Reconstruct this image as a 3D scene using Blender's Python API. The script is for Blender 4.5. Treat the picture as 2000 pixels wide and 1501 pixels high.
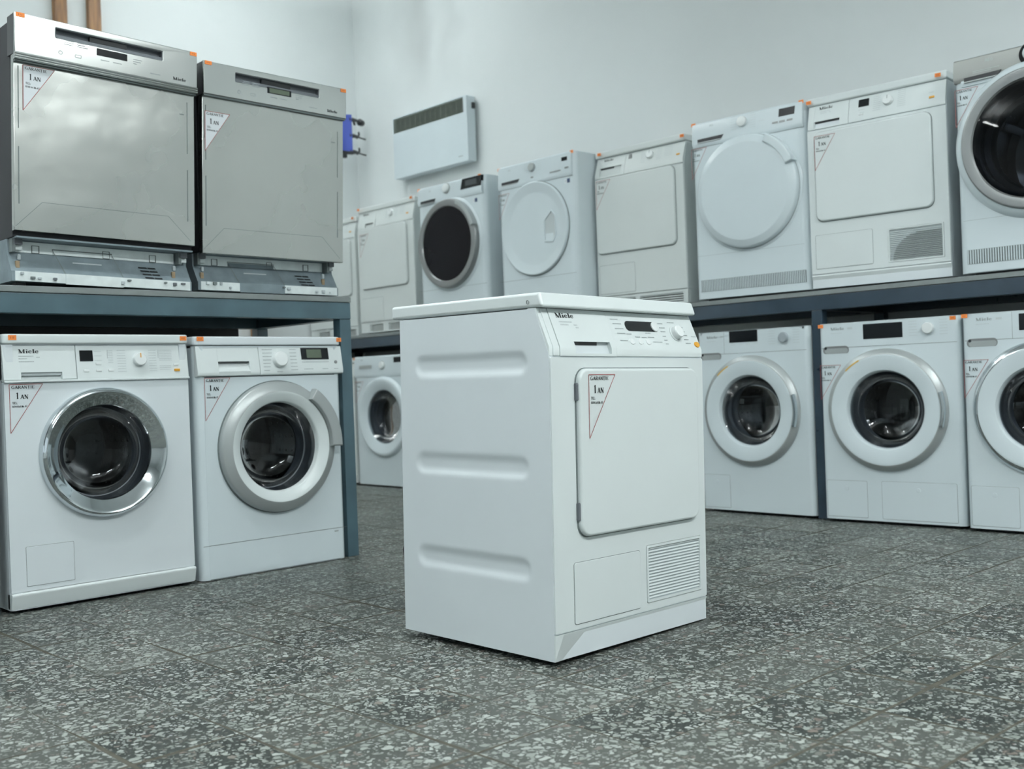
import bpy, bmesh, math, random
from mathutils import Vector, Matrix
random.seed(7)
S = bpy.context.scene
for o in list(bpy.data.objects): bpy.data.objects.remove(o)
PI = math.pi

# ------------------------------------------------------------------ camera
TH = -0.804512824; PITCH = -0.0017; ROLL = -0.0363901; CH = 0.646685; FPX = 2077.33574
cd = bpy.data.cameras.new('camera'); cam = bpy.data.objects.new('camera', cd); S.collection.objects.link(cam)
S.camera = cam
cd.sensor_width = 36; cd.lens = FPX * 36 / 2000; cd.clip_start = .05; cd.clip_end = 60
fw = Vector((math.sin(TH), math.cos(TH), 0)); rt = Vector((math.cos(TH), -math.sin(TH), 0)); up = Vector((0, 0, 1))
f2 = fw * math.cos(PITCH) + up * math.sin(PITCH); u2 = up * math.cos(PITCH) - fw * math.sin(PITCH)
r3 = rt * math.cos(ROLL) + u2 * math.sin(ROLL); u3 = u2 * math.cos(ROLL) - rt * math.sin(ROLL)
cam.matrix_world = Matrix((( r3.x, u3.x, -f2.x, 0), (r3.y, u3.y, -f2.y, 0), (r3.z, u3.z, -f2.z, CH), (0, 0, 0, 1)))
cd.dof.use_dof = True; cd.dof.focus_distance = 2.75; cd.dof.aperture_fstop = 4.5

# ------------------------------------------------------------------ view, world, lights
S.view_settings.view_transform = 'Standard'; S.view_settings.look = 'None'
S.view_settings.gamma = 1; S.view_settings.exposure = 0.08; S.view_settings.use_curve_mapping = False
w = bpy.data.worlds.new('world'); S.world = w; w.use_nodes = True
w.node_tree.nodes['Background'].inputs[0].default_value = (.80, .93, 1, 1)
w.node_tree.nodes['Background'].inputs[1].default_value = 1.0
CEIL = 3.9
def area(name, loc, size, sy, power, col, rot):
    d = bpy.data.lights.new(name, 'AREA'); d.shape = 'RECTANGLE'; d.size = size; d.size_y = sy; d.energy = power; d.color = col
    o = bpy.data.objects.new(name, d); S.collection.objects.link(o); o.location = loc; o.rotation_euler = rot; return o
WINDOWS = [(-4.9, -3.1), (-2.6, -.8), (-.3, 1.5)]       # daylight openings in the wall behind the camera's left
WIN_Y = -4.5
for i, (a, b) in enumerate(WINDOWS):
    area('window_daylight', ((a + b) / 2, WIN_Y - .12, 1.75), b - a, 2.2, 30, (.82, .94, 1), (PI / 2, 0, PI))
# ceiling battens, those near the left wall added to brighten it: (x, y, power down, fill power up)
TUBES = [(-5.0, -1.8, 16, 60), (-5.0, .8, 14, 62), (-5.75, 3.5, 5, 44), (-2.4, -1.6, 16, 50), (-2.4, 1.0, 18, 50), (.8, -1.8, 26, 35), (1.2, .8, 76, 50), (1.3, 2.9, 60, 60)]
TUBE_Z = 3.5

# ------------------------------------------------------------------ materials
def nd(nt, t, **k):
    n = nt.nodes.new(t)
    for a, b in k.items(): setattr(n, a, b)
    return n
def mat(name, col, rough=.4, metal=0, var=.03, vscale=6, rvar=0, bump=0, bscale=40, coat=0, stretch=None, spec=.5, alpha=None):
    m = bpy.data.materials.new(name); m.use_nodes = True; nt = m.node_tree; b = nt.nodes['Principled BSDF']
    L = nt.links.new
    b.inputs['Roughness'].default_value = rough; b.inputs['Metallic'].default_value = metal
    b.inputs['Coat Weight'].default_value = coat; b.inputs['Coat Roughness'].default_value = .08
    b.inputs['Specular IOR Level'].default_value = spec
    tc = nd(nt, 'ShaderNodeTexCoord'); mp = nd(nt, 'ShaderNodeMapping'); L(tc.outputs['Object'], mp.inputs['Vector'])
    if stretch: mp.inputs['Scale'].default_value = stretch
    ns = nd(nt, 'ShaderNodeTexNoise'); ns.inputs['Scale'].default_value = vscale; ns.inputs['Detail'].default_value = 4
    L(mp.outputs[0], ns.inputs['Vector'])
    cr = nd(nt, 'ShaderNodeMapRange'); cr.inputs['To Min'].default_value = 1 - var; cr.inputs['To Max'].default_value = 1 + var
    cr.inputs['From Min'].default_value = .3; cr.inputs['From Max'].default_value = .7
    L(ns.outputs[0], cr.inputs[0])
    mx = nd(nt, 'ShaderNodeVectorMath', operation='SCALE'); mx.inputs[0].default_value = col; L(cr.outputs[0], mx.inputs['Scale'])
    L(mx.outputs[0], b.inputs['Base Color'])
    if rvar:
        rr_ = nd(nt, 'ShaderNodeMapRange'); rr_.inputs['To Min'].default_value = rough - rvar; rr_.inputs['To Max'].default_value = rough + rvar
        L(ns.outputs[0], rr_.inputs[0]); L(rr_.outputs[0], b.inputs['Roughness'])
    if bump:
        n2 = nd(nt, 'ShaderNodeTexNoise'); n2.inputs['Scale'].default_value = bscale; n2.inputs['Detail'].default_value = 3
        L(mp.outputs[0], n2.inputs['Vector'])
        bp = nd(nt, 'ShaderNodeBump'); bp.inputs['Strength'].default_value = bump; bp.inputs['Distance'].default_value = .01
        L(n2.outputs[0], bp.inputs['Height']); L(bp.outputs[0], b.inputs['Normal'])
    return m
ENAMEL = mat('white_enamel', (.69, .745, .77), .22, var=.012)
PLASTIC = mat('white_plastic', (.69, .745, .745), .32, var=.012)
PLASTIC_OLD = mat('aged_white_plastic', (.655, .70, .69), .36, var=.015)
ENAMEL_OLD = mat('aged_white_enamel', (.64, .685, .675), .3, var=.012)
ENAMEL_COOL = mat('cool_white_enamel', (.635, .71, .738), .2, var=.012)
KNOB = mat('knob_white', (.78, .82, .82), .25, var=.01)
GREYK = mat('grey_knob', (.42, .47, .50), .3, .3, var=.02)
PRINT = mat('grey_print', (.32, .36, .37), .5, var=.05)
PRINT_L = mat('pale_grey_print', (.50, .55, .56), .5, var=.05)
SEAM = mat('seam_shadow_gap', (.16, .19, .19), .7, var=.05)
BLACK = mat('black_print', (.012, .016, .018), .45, var=.05)
DARK = mat('dark_plastic', (.02, .022, .025), .4, var=.1)
SCREEN = mat('black_display', (.008, .010, .012), .18, var=.1, spec=.25)
LCD_D = mat('dim_lcd', (.035, .042, .045), .25)
BLACKGLASS = mat('black_door_glass', (.006, .006, .008), .18, var=.1, spec=.15)
STEEL_K = mat('brushed_grey_fascia', (.30, .31, .295), .45, .5, var=.03, vscale=4)
LCD = mat('green_grey_lcd', (.10, .13, .09), .2, var=.1)
CHROME = mat('chrome', (.62, .66, .68), .06, 1, var=.02)
SILVER = mat('silver_plastic', (.40, .43, .43), .35, .35, var=.03)
SILVER_D = mat('dark_silver_plastic', (.27, .28, .28), .3, .6, var=.04)
RUBBER = mat('grey_rubber', (.13, .145, .16), .6, var=.08)
DRUM = mat('drum_steel', (.40, .40, .39), .16, 1, var=.05, vscale=10)
STEEL = mat('brushed_stainless_steel', (.46, .475, .455), .28, 1, var=.05, vscale=2.2, rvar=.10, bump=.9, bscale=2.6)
STEEL_P = mat('satin_steel_fascia', (.50, .52, .505), .24, 1, coat=.2, var=.03, vscale=4, rvar=.04, bump=.05, bscale=3)
ZINC = mat('galvanised_sheet', (.20, .25, .275), .55, .35, var=.14, vscale=22, rvar=.1, bump=.15, bscale=30)
ZINC_L = mat('bright_zinc_strip', (.74, .80, .80), .45, .3, var=.08, vscale=25, rvar=.08)
RUST = mat('brass_clip', (.32, .24, .15), .5, .4, var=.2, vscale=60)
ORANGE = mat('orange_paper', (.86, .25, .05), .6, var=.06, vscale=30)
ORANGE_B = mat('orange_button', (.75, .36, .03), .35, var=.05)
ORANGE_M = mat('sticker_number', (.35, .08, .03), .6, var=.05)
RED = mat('red_sticker_border', (.33, .065, .06), .5, var=.1)
PAPER = mat('white_sticker_paper', (.72, .76, .79), .55, var=.015)
BOARD = mat('grey_shelf_board', (.20, .225, .225), .6, var=.08, vscale=14)
PAINT_L = mat('petrol_blue_steel_paint', (.062, .115, .140), .33, .0, var=.16, vscale=7, rvar=.08, coat=.2)
PAINT_R = mat('dark_blue_steel_paint', (.030, .050, .072), .3, 0, var=.18, vscale=7, rvar=.08, coat=.2)
BLUE = mat('blue_plastic', (.065, .10, .42), .4, var=.04)
AMBER = mat('amber_sticker', (.62, .40, .10), .5, var=.08)
STK_BLUE = mat('dark_blue_label', (.05, .08, .16), .5, var=.1)
HEATER = mat('heater_white', (.60, .67, .70), .35, var=.02)
GRILLE = mat('heater_grille', (.27, .30, .26), .5, var=.2, vscale=20)
TUB = mat('black_tub_wall', (.012, .014, .018), .65, var=.1)
LINT = mat('pale_clear_plastic', (.45, .5, .52), .3, var=.1)

def glassy(name, tint, rough=.02, mixf=.75):
    m = bpy.data.materials.new(name); m.use_nodes = True; nt = m.node_tree; nt.nodes.clear(); L = nt.links.new
    out = nd(nt, 'ShaderNodeOutputMaterial'); tr = nd(nt, 'ShaderNodeBsdfTransparent'); gl = nd(nt, 'ShaderNodeBsdfGlossy')
    gl.inputs['Roughness'].default_value = rough; tr.inputs[0].default_value = (*tint, 1)
    fr = nd(nt, 'ShaderNodeFresnel'); fr.inputs[0].default_value = 1.5
    ns = nd(nt, 'ShaderNodeTexNoise'); ns.inputs['Scale'].default_value = 12
    mr = nd(nt, 'ShaderNodeMapRange'); mr.inputs['To Min'].default_value = .4; mr.inputs['To Max'].default_value = .65
    L(ns.outputs[0], mr.inputs[0]); mu = nd(nt, 'ShaderNodeMath', operation='MULTIPLY'); L(fr.outputs[0], mu.inputs[0]); L(mr.outputs[0], mu.inputs[1])
    mx = nd(nt, 'ShaderNodeMixShader'); L(mu.outputs[0], mx.inputs[0]); L(tr.outputs[0], mx.inputs[1]); L(gl.outputs[0], mx.inputs[2]); L(mx.outputs[0], out.inputs[0])
    return m
GLASS = glassy('door_glass', (.52, .55, .58))
GLASS_T = glassy('tinted_door_glass', (.30, .33, .38))

def wood_mat():
    m = mat('varnished_pine', (.30, .15, .055), .4, var=.05)
    nt = m.node_tree; b = nt.nodes['Principled BSDF']; L = nt.links.new
    tc = nd(nt, 'ShaderNodeTexCoord'); mp = nd(nt, 'ShaderNodeMapping'); mp.inputs['Scale'].default_value = (9, 9, .8)
    n = nd(nt, 'ShaderNodeTexNoise'); n.inputs['Scale'].default_value = 5; n.inputs['Detail'].default_value = 6
    cr = nd(nt, 'ShaderNodeValToRGB'); cr.color_ramp.elements[0].color = (.13, .055, .015, 1); cr.color_ramp.elements[1].color = (.33, .16, .05, 1)
    cr.color_ramp.elements[0].position = .35; cr.color_ramp.elements[1].position = .7
    L(tc.outputs['Object'], mp.inputs[0]); L(mp.outputs[0], n.inputs['Vector']); L(n.outputs[0], cr.inputs[0]); L(cr.outputs[0], b.inputs['Base Color'])
    return m
WOOD = wood_mat()

def wall_mat():
    m = bpy.data.materials.new('painted_plaster'); m.use_nodes = True; nt = m.node_tree; b = nt.nodes['Principled BSDF']; L = nt.links.new
    b.inputs['Roughness'].default_value = .75
    g = nd(nt, 'ShaderNodeNewGeometry')
    n1 = nd(nt, 'ShaderNodeTexNoise'); n1.inputs['Scale'].default_value = .7; n1.inputs['Detail'].default_value = 5; n1.inputs['Roughness'].default_value = .6
    n2 = nd(nt, 'ShaderNodeTexNoise'); n2.inputs['Scale'].default_value = 14; n2.inputs['Detail'].default_value = 4
    for n in (n1, n2): L(g.outputs['Position'], n.inputs['Vector'])
    r1 = nd(nt, 'ShaderNodeMapRange'); r1.inputs['From Min'].default_value = .3; r1.inputs['From Max'].default_value = .7; r1.inputs['To Min'].default_value = .95; r1.inputs['To Max'].default_value = 1.03
    L(n1.outputs[0], r1.inputs[0])
    base = nd(nt, 'ShaderNodeVectorMath', operation='SCALE'); base.inputs[0].default_value = (.70, .735, .735); L(r1.outputs[0], base.inputs['Scale'])
    # soot stains above the convector heater: soft vertical smudges of their own shape
    sp = nd(nt, 'ShaderNodeSeparateXYZ'); L(g.outputs['Position'], sp.inputs[0])
    acc = None
    for cx, hw, z0, z1, amt in ((-5.92, .16, 2.62, 4.2, .26), (-5.62, .10, 2.62, 3.8, .12), (-6.15, .12, 2.7, 3.9, .10)):
        d = nd(nt, 'ShaderNodeMath', operation='SUBTRACT'); L(sp.outputs['X'], d.inputs[0]); d.inputs[1].default_value = cx
        nn = nd(nt, 'ShaderNodeTexNoise'); nn.inputs['Scale'].default_value = 2.3; L(g.outputs['Position'], nn.inputs['Vector'])
        wv = nd(nt, 'ShaderNodeMath', operation='MULTIPLY_ADD'); L(nn.outputs[0], wv.inputs[0]); wv.inputs[1].default_value = .35; wv.inputs[2].default_value = -.175
        d2 = nd(nt, 'ShaderNodeMath', operation='ADD'); L(d.outputs[0], d2.inputs[0]); L(wv.outputs[0], d2.inputs[1])
        ab = nd(nt, 'ShaderNodeMath', operation='ABSOLUTE'); L(d2.outputs[0], ab.inputs[0])
        a = nd(nt, 'ShaderNodeMapRange', interpolation_type='SMOOTHSTEP'); a.inputs['From Min'].default_value = hw * 1.6; a.inputs['From Max'].default_value = 0; L(ab.outputs[0], a.inputs[0])
        z = nd(nt, 'ShaderNodeMapRange', interpolation_type='SMOOTHSTEP'); z.inputs['From Min'].default_value = z0; z.inputs['From Max'].default_value = z0 + .5; L(sp.outputs['Z'], z.inputs[0])
        mu = nd(nt, 'ShaderNodeMath', operation='MULTIPLY'); L(a.outputs[0], mu.inputs[0]); L(z.outputs[0], mu.inputs[1])
        yy = nd(nt, 'ShaderNodeMath', operation='GREATER_THAN'); L(sp.outputs['Y'], yy.inputs[0]); yy.inputs[1].default_value = 4.5
        mu3 = nd(nt, 'ShaderNodeMath', operation='MULTIPLY'); L(mu.outputs[0], mu3.inputs[0]); L(yy.outputs[0], mu3.inputs[1])
        mu2 = nd(nt, 'ShaderNodeMath', operation='MULTIPLY'); L(mu3.outputs[0], mu2.inputs[0]); mu2.inputs[1].default_value = amt
        if acc is None: acc = mu2
        else:
            ad = nd(nt, 'ShaderNodeMath', operation='ADD'); L(acc.outputs[0], ad.inputs[0]); L(mu2.outputs[0], ad.inputs[1]); acc = ad
    inv = nd(nt, 'ShaderNodeMath', operation='SUBTRACT'); inv.inputs[0].default_value = 1; L(acc.outputs[0], inv.inputs[1])
    fin = nd(nt, 'ShaderNodeVectorMath', operation='SCALE'); L(base.outputs[0], fin.inputs[0]); L(inv.outputs[0], fin.inputs['Scale'])
    L(fin.outputs[0], b.inputs['Base Color'])
    bp = nd(nt, 'ShaderNodeBump'); bp.inputs['Strength'].default_value = .12; bp.inputs['Distance'].default_value = .01; L(n2.outputs[0], bp.inputs['Height']); L(bp.outputs[0], b.inputs['Normal'])
    return m
WALL = wall_mat()

def floor_mat():
    m = bpy.data.materials.new('terrazzo_tiles'); m.use_nodes = True; nt = m.node_tree; b = nt.nodes['Principled BSDF']; L = nt.links.new
    def M(op, a, c=None, d=None):
        n = nd(nt, 'ShaderNodeMath', operation=op)
        for i, v in enumerate((a, c, d)):
            if v is None: continue
            if isinstance(v, (int, float)): n.inputs[i].default_value = v
            else: L(v, n.inputs[i])
        return n.outputs[0]
    g = nd(nt, 'ShaderNodeNewGeometry'); pos = g.outputs['Position']
    # slightly wandering joints
    nw = nd(nt, 'ShaderNodeTexNoise'); nw.inputs['Scale'].default_value = 2.2; nw.inputs['Detail'].default_value = 1; L(pos, nw.inputs['Vector'])
    sw = nd(nt, 'ShaderNodeSeparateColor'); L(nw.outputs['Color'], sw.inputs[0])
    sp = nd(nt, 'ShaderNodeSeparateXYZ'); L(pos, sp.inputs[0])
    TX, TY = .212, .217
    x = M('ADD', sp.outputs['X'], M('MULTIPLY', M('SUBTRACT', sw.outputs[0], .5), .025)); y = M('ADD', sp.outputs['Y'], M('MULTIPLY', M('SUBTRACT', sw.outputs[1], .5), .025))
    gx = M('DIVIDE', M('ADD', x, 1.19 + 40 * TX), TX); gy = M('DIVIDE', M('ADD', y, -1.445 + 40 * TY), TY)
    fx = M('FRACT', gx); fy = M('FRACT', gy); ix = M('FLOOR', gx); iy = M('FLOOR', gy)
    ex = M('MULTIPLY', M('MINIMUM', fx, M('SUBTRACT', 1, fx)), TX); ey = M('MULTIPLY', M('MINIMUM', fy, M('SUBTRACT', 1, fy)), TY)
    # joint width changes along the floor
    nj = nd(nt, 'ShaderNodeTexNoise'); nj.inputs['Scale'].default_value = 1.7; nj.inputs['Detail'].default_value = 3; L(pos, nj.inputs['Vector'])
    jw = M('MULTIPLY_ADD', M('POWER', nj.outputs[0], 4), .034, -.0010)
    edge = M('MINIMUM', ex, ey)
    j = nd(nt, 'ShaderNodeMapRange', interpolation_type='SMOOTHSTEP'); L(edge, j.inputs['Value']); L(jw, j.inputs['From Min']); L(M('ADD', jw, .0020), j.inputs['From Max'])
    j.inputs['To Min'].default_value = 1; j.inputs['To Max'].default_value = 0; joint = j.outputs[0]
    cv = nd(nt, 'ShaderNodeCombineXYZ'); L(ix, cv.inputs[0]); L(iy, cv.inputs[1])
    wn = nd(nt, 'ShaderNodeTexWhiteNoise', noise_dimensions='3D'); L(cv.outputs[0], wn.inputs['Vector'])
    t = wn.outputs['Value']; tcol = nd(nt, 'ShaderNodeSeparateColor'); L(wn.outputs['Color'], tcol.inputs[0])
    # aggregate chips, each tile with its own offset
    off = nd(nt, 'ShaderNodeVectorMath', operation='MULTIPLY_ADD'); L(cv.outputs[0], off.inputs[0]); off.inputs[1].default_value = (.37, .53, .1); L(pos, off.inputs[2])
    dn = nd(nt, 'ShaderNodeTexNoise'); dn.inputs['Scale'].default_value = 60; L(off.outputs[0], dn.inputs['Vector'])
    dv = nd(nt, 'ShaderNodeVectorMath', operation='MULTIPLY_ADD'); L(dn.outputs['Color'], dv.inputs[0]); dv.inputs[1].default_value = (.010, .010, 0); L(off.outputs[0], dv.inputs[2])
    def chips(scale, thr, soft, keep):
        v1 = nd(nt, 'ShaderNodeTexVoronoi', feature='DISTANCE_TO_EDGE'); v1.inputs['Scale'].default_value = scale; L(dv.outputs[0], v1.inputs['Vector'])
        v2 = nd(nt, 'ShaderNodeTexVoronoi', feature='F1'); v2.inputs['Scale'].default_value = scale; L(dv.outputs[0], v2.inputs['Vector'])
        sc = nd(nt, 'ShaderNodeSeparateColor'); L(v2.outputs['Color'], sc.inputs[0])
        th = M('MULTIPLY_ADD', sc.outputs[2], .14, thr)
        mr = nd(nt, 'ShaderNodeMapRange'); L(v1.outputs['Distance'], mr.inputs['Value']); L(th, mr.inputs['From Min']); L(M('ADD', th, soft), mr.inputs['From Max'])
        return M('MULTIPLY', mr.outputs[0], M('LESS_THAN', sc.outputs[0], keep)), sc.outputs[1]
    kp = M('MULTIPLY_ADD', tcol.outputs[1], .34, .38)
    c1, h1 = chips(64, .06, .045, kp)
    c2, h2 = chips(115, .05, .07, .6)
    chip = M('MAXIMUM', c1, M('MULTIPLY', c2, .85))
    # matrix cement colour per tile, with worn cloudy patches
    nl = nd(nt, 'ShaderNodeTexNoise'); nl.inputs['Scale'].default_value = 2.4; nl.inputs['Detail'].default_value = 6; L(pos, nl.inputs['Vector'])
    mr = nd(nt, 'ShaderNodeMapRange'); L(M('ADD', M('MULTIPLY', t, .75), M('MULTIPLY', nl.outputs[0], .9)), mr.inputs[0]); mr.inputs['From Min'].default_value = .35; mr.inputs['From Max'].default_value = 1.0
    cr = nd(nt, 'ShaderNodeValToRGB'); e = cr.color_ramp.elements
    e[0].color = (.016, .021, .019, 1); e[1].color = (.068, .074, .066, 1); e.new(.5).color = (.032, .039, .035, 1)
    L(mr.outputs[0], cr.inputs[0])
    ch = nd(nt, 'ShaderNodeValToRGB'); e = ch.color_ramp.elements
    e[0].color = (.14, .15, .135, 1); e[1].color = (.38, .41, .385, 1); e.new(.10).color = (.17, .125, .105, 1); e.new(.16).color = (.20, .225, .20, 1); L(h1, ch.inputs[0])
    mx = nd(nt, 'ShaderNodeMix', data_type='RGBA'); L(chip, mx.inputs['Factor']); L(cr.outputs[0], mx.inputs['A']); L(ch.outputs[0], mx.inputs['B'])
    # cloudy traffic wear that greys the chips
    n3 = nd(nt, 'ShaderNodeTexNoise'); n3.inputs['Scale'].default_value = 7; n3.inputs['Detail'].default_value = 5; L(pos, n3.inputs['Vector'])
    w3 = nd(nt, 'ShaderNodeMapRange'); L(n3.outputs[0], w3.inputs[0]); w3.inputs['From Min'].default_value = .42; w3.inputs['From Max'].default_value = .75; w3.inputs['To Max'].default_value = .45
    mw = nd(nt, 'ShaderNodeMix', data_type='RGBA'); L(w3.outputs[0], mw.inputs['Factor']); L(mx.outputs['Result'], mw.inputs['A']); mw.inputs['B'].default_value = (.070, .078, .068, 1)
    nb = nd(nt, 'ShaderNodeTexNoise'); nb.inputs['Scale'].default_value = 30; L(pos, nb.inputs['Vector'])
    jc = nd(nt, 'ShaderNodeValToRGB'); jc.color_ramp.elements[0].color = (.035, .034, .026, 1); jc.color_ramp.elements[1].color = (.12, .115, .09, 1); L(nb.outputs[0], jc.inputs[0])
    mj = nd(nt, 'ShaderNodeMix', data_type='RGBA'); L(joint, mj.inputs['Factor']); L(mw.outputs['Result'], mj.inputs['A']); L(jc.outputs[0], mj.inputs['B'])
    L(mj.outputs['Result'], b.inputs['Base Color'])
    b.inputs['Specular IOR Level'].default_value = .35; ro = M('MULTIPLY_ADD', nl.outputs[0], .3, .30); L(M('MAXIMUM', ro, M('MULTIPLY', joint, .8)), b.inputs['Roughness'])
    bp = nd(nt, 'ShaderNodeBump'); bp.inputs['Strength'].default_value = .5; bp.inputs['Distance'].default_value = .002
    L(M('SUBTRACT', M('MULTIPLY', chip, .1), joint), bp.inputs['Height']); L(bp.outputs[0], b.inputs['Normal'])
    return m
FLOOR = floor_mat()

# ------------------------------------------------------------------ mesh builder
def rr(x0, x1, z0, z1, r, n=6):
    """rounded rectangle outline; r is one radius or (tl, tr, br, bl)"""
    if not isinstance(r, (tuple, list)): r = (r,) * 4
    P = []
    for (cx, cz, rad, a0) in ((x0 + r[3], z0 + r[3], r[3], PI), (x1 - r[2], z0 + r[2], r[2], 1.5 * PI), (x1 - r[1], z1 - r[1], r[1], 0), (x0 + r[0], z1 - r[0], r[0], PI / 2)):
        if rad <= 1e-6: P.append((cx, cz)); continue
        for i in range(n + 1):
            a = a0 + PI / 2 * i / n; P.append((cx + rad * math.cos(a), cz + rad * math.sin(a)))
    return P
def circ(cx, cz, r, n=48, rz=None): return [(cx + r * math.cos(2 * PI * i / n), cz + (rz or r) * math.sin(2 * PI * i / n)) for i in range(n)]
class MB:
    def __init__(s): s.bm = bmesh.new(); s.mats = []; s.m = None; s.M = None
    def use(s, m):
        if m not in s.mats: s.mats.append(m)
        s.m = s.mats.index(m); return s
    def xf(s, M): s.M = M; return s
    def _join(s, t, bev=0, seg=2, ang=.5, sel=None):
        if bev:
            t.normal_update()
            ed = [e for e in t.edges if len(e.link_faces) == 2 and e.calc_face_angle(0) > ang and (sel is None or sel(e))]
            if ed: bmesh.ops.bevel(t, geom=ed, offset=bev, segments=seg, profile=.5, affect='EDGES', clamp_overlap=True)
        if s.M is not None: bmesh.ops.transform(t, matrix=s.M, verts=t.verts)
        bmesh.ops.recalc_face_normals(t, faces=t.faces)
        for f in t.faces: f.material_index = s.m; f.smooth = True
        me = bpy.data.meshes.new('tmp'); t.to_mesh(me); t.free(); s.bm.from_mesh(me); bpy.data.meshes.remove(me); return s
    def box(s, x0, x1, y0, y1, z0, z1, bev=0, seg=2):
        t = bmesh.new(); bmesh.ops.create_cube(t, size=1)
        for v in t.verts: v.co = Vector(((x0 + x1) / 2 + v.co.x * (x1 - x0), (y0 + y1) / 2 + v.co.y * (y1 - y0), (z0 + z1) / 2 + v.co.z * (z1 - z0)))
        return s._join(t, bev, seg)
    def prism(s, prof, x0, x1, bev=0, seg=2):
        """profile of (y, z) swept along x"""
        t = bmesh.new(); a = [t.verts.new((x0, y, z)) for y, z in prof]; b = [t.verts.new((x1, y, z)) for y, z in prof]; n = len(prof)
        t.faces.new(a); t.faces.new(b[::-1])
        for i in range(n): t.faces.new((a[i], a[(i + 1) % n], b[(i + 1) % n], b[i]))
        bmesh.ops.recalc_face_normals(t, faces=t.faces)
        return s._join(t, bev, seg)
    def plan(s, poly, z0, z1, bev=0, seg=2, ang=.9):
        """outline of (x, y) raised from z0 to z1"""
        t = bmesh.new(); a = [t.verts.new((x, y, z0)) for x, y in poly]; b = [t.verts.new((x, y, z1)) for x, y in poly]; n = len(poly)
        t.faces.new(a); t.faces.new(b[::-1])
        for i in range(n): t.faces.new((a[i], a[(i + 1) % n], b[(i + 1) % n], b[i]))
        bmesh.ops.recalc_face_normals(t, faces=t.faces)
        return s._join(t, bev, seg, ang)
    def plate(s, outer, y0, y1, holes=(), bev=0, seg=2):
        """outline of (x, z) with holes, front at y0, back at y1; only front edges are rounded"""
        t = bmesh.new(); ed = []
        for loop in [outer] + list(holes):
            vs = [t.verts.new((x, y0, z)) for x, z in loop]
            for i in range(len(vs)): ed.append(t.edges.new((vs[i], vs[(i + 1) % len(vs)])))
        if holes: bmesh.ops.triangle_fill(t, use_beauty=True, use_dissolve=False, edges=ed)
        else: t.faces.new(t.verts)
        r = bmesh.ops.extrude_face_region(t, geom=list(t.faces))
        for v in [g for g in r['geom'] if isinstance(g, bmesh.types.BMVert)]: v.co.y = y1
        bmesh.ops.recalc_face_normals(t, faces=t.faces)
        return s._join(t, bev, seg, .9, lambda e: all(abs(v.co.y - y0) < 1e-6 for v in e.verts))
    def face(s, pts):
        t = bmesh.new(); t.faces.new([t.verts.new(p) for p in pts]); return s._join(t)
    def lathe(s, prof, cx, cz, n=72, cy=0, close=False):
        """profile of (r, y) turned about the y axis"""
        t = bmesh.new(); rings = []
        for r, y in prof:
            if r < 1e-5: rings.append([t.verts.new((cx, cy + y, cz))])
            else: rings.append([t.verts.new((cx + r * math.cos(2 * PI * i / n), cy + y, cz + r * math.sin(2 * PI * i / n))) for i in range(n)])
        for a, b in zip(rings, rings[1:]):
            for i in range(n):
                j = (i + 1) % n
                if len(a) == 1: t.faces.new((a[0], b[j], b[i]))
                elif len(b) == 1: t.faces.new((a[i], a[j], b[0]))
                else: t.faces.new((a[i], a[j], b[j], b[i]))
        return s._join(t)
    def tube(s, pts, r, n=8, cap=True):
        t = bmesh.new(); pts = [Vector(p) for p in pts]; rings = []; prev = None
        for i, p in enumerate(pts):
            d = (pts[min(i + 1, len(pts) - 1)] - pts[max(i - 1, 0)]).normalized()
            a = d.orthogonal().normalized() if prev is None else (prev - d * prev.dot(d)).normalized()
            prev = a; b = d.cross(a)
            rad = r[i] if isinstance(r, (list, tuple)) else r
            rings.append([t.verts.new(p + a * rad * math.cos(2 * PI * k / n) + b * rad * math.sin(2 * PI * k / n)) for k in range(n)])
        for a, b in zip(rings, rings[1:]):
            for k in range(n): t.faces.new((a[k], a[(k + 1) % n], b[(k + 1) % n], b[k]))
        if cap: t.faces.new(rings[0]); t.faces.new(rings[-1][::-1])
        return s._join(t)
    def arcbar(s, cx, cz, r0, r1, a0, a1, y0, y1, n=20, bev=.003):
        """curved bar (a slice of a ring) standing off the front"""
        out = [(cx + r1 * math.cos(a0 + (a1 - a0) * i / n), cz + r1 * math.sin(a0 + (a1 - a0) * i / n)) for i in range(n + 1)]
        inn = [(cx + r0 * math.cos(a1 + (a0 - a1) * i / n), cz + r0 * math.sin(a1 + (a0 - a1) * i / n)) for i in range(n + 1)]
        return s.plate(out + inn, y0, y1, bev=bev)
    def obj(s, name, parent=None, wn=True, label=None):
        me = bpy.data.meshes.new(name); s.bm.to_mesh(me); s.bm.free()
        for m in s.mats: me.materials.append(m)
        o = bpy.data.objects.new(name, me); S.collection.objects.link(o)
        if parent: o.parent = parent
        if not wn:
            for p_ in me.polygons: p_.use_smooth = False
        if wn:
            try: me.set_sharp_from_angle(angle=.7)
            except Exception: pass
            md = o.modifiers.new('wn', 'WEIGHTED_NORMAL'); md.keep_sharp = True
        if label: o['label'] = label
        return o
def thing(name, label, cat, loc, rz=0, group=None):
    o = bpy.data.objects.new(name, None); S.collection.objects.link(o); o.empty_display_size = .1
    o.location = loc; o.rotation_euler = (0, 0, rz); o['label'] = label; o['category'] = cat
    if group: o['group'] = group
    return o
def tag(o, label, cat, group=None):
    o['label'] = label; o['category'] = cat
    if group: o['group'] = group
    return o
def struct(o): o['kind'] = 'structure'; return o

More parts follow.
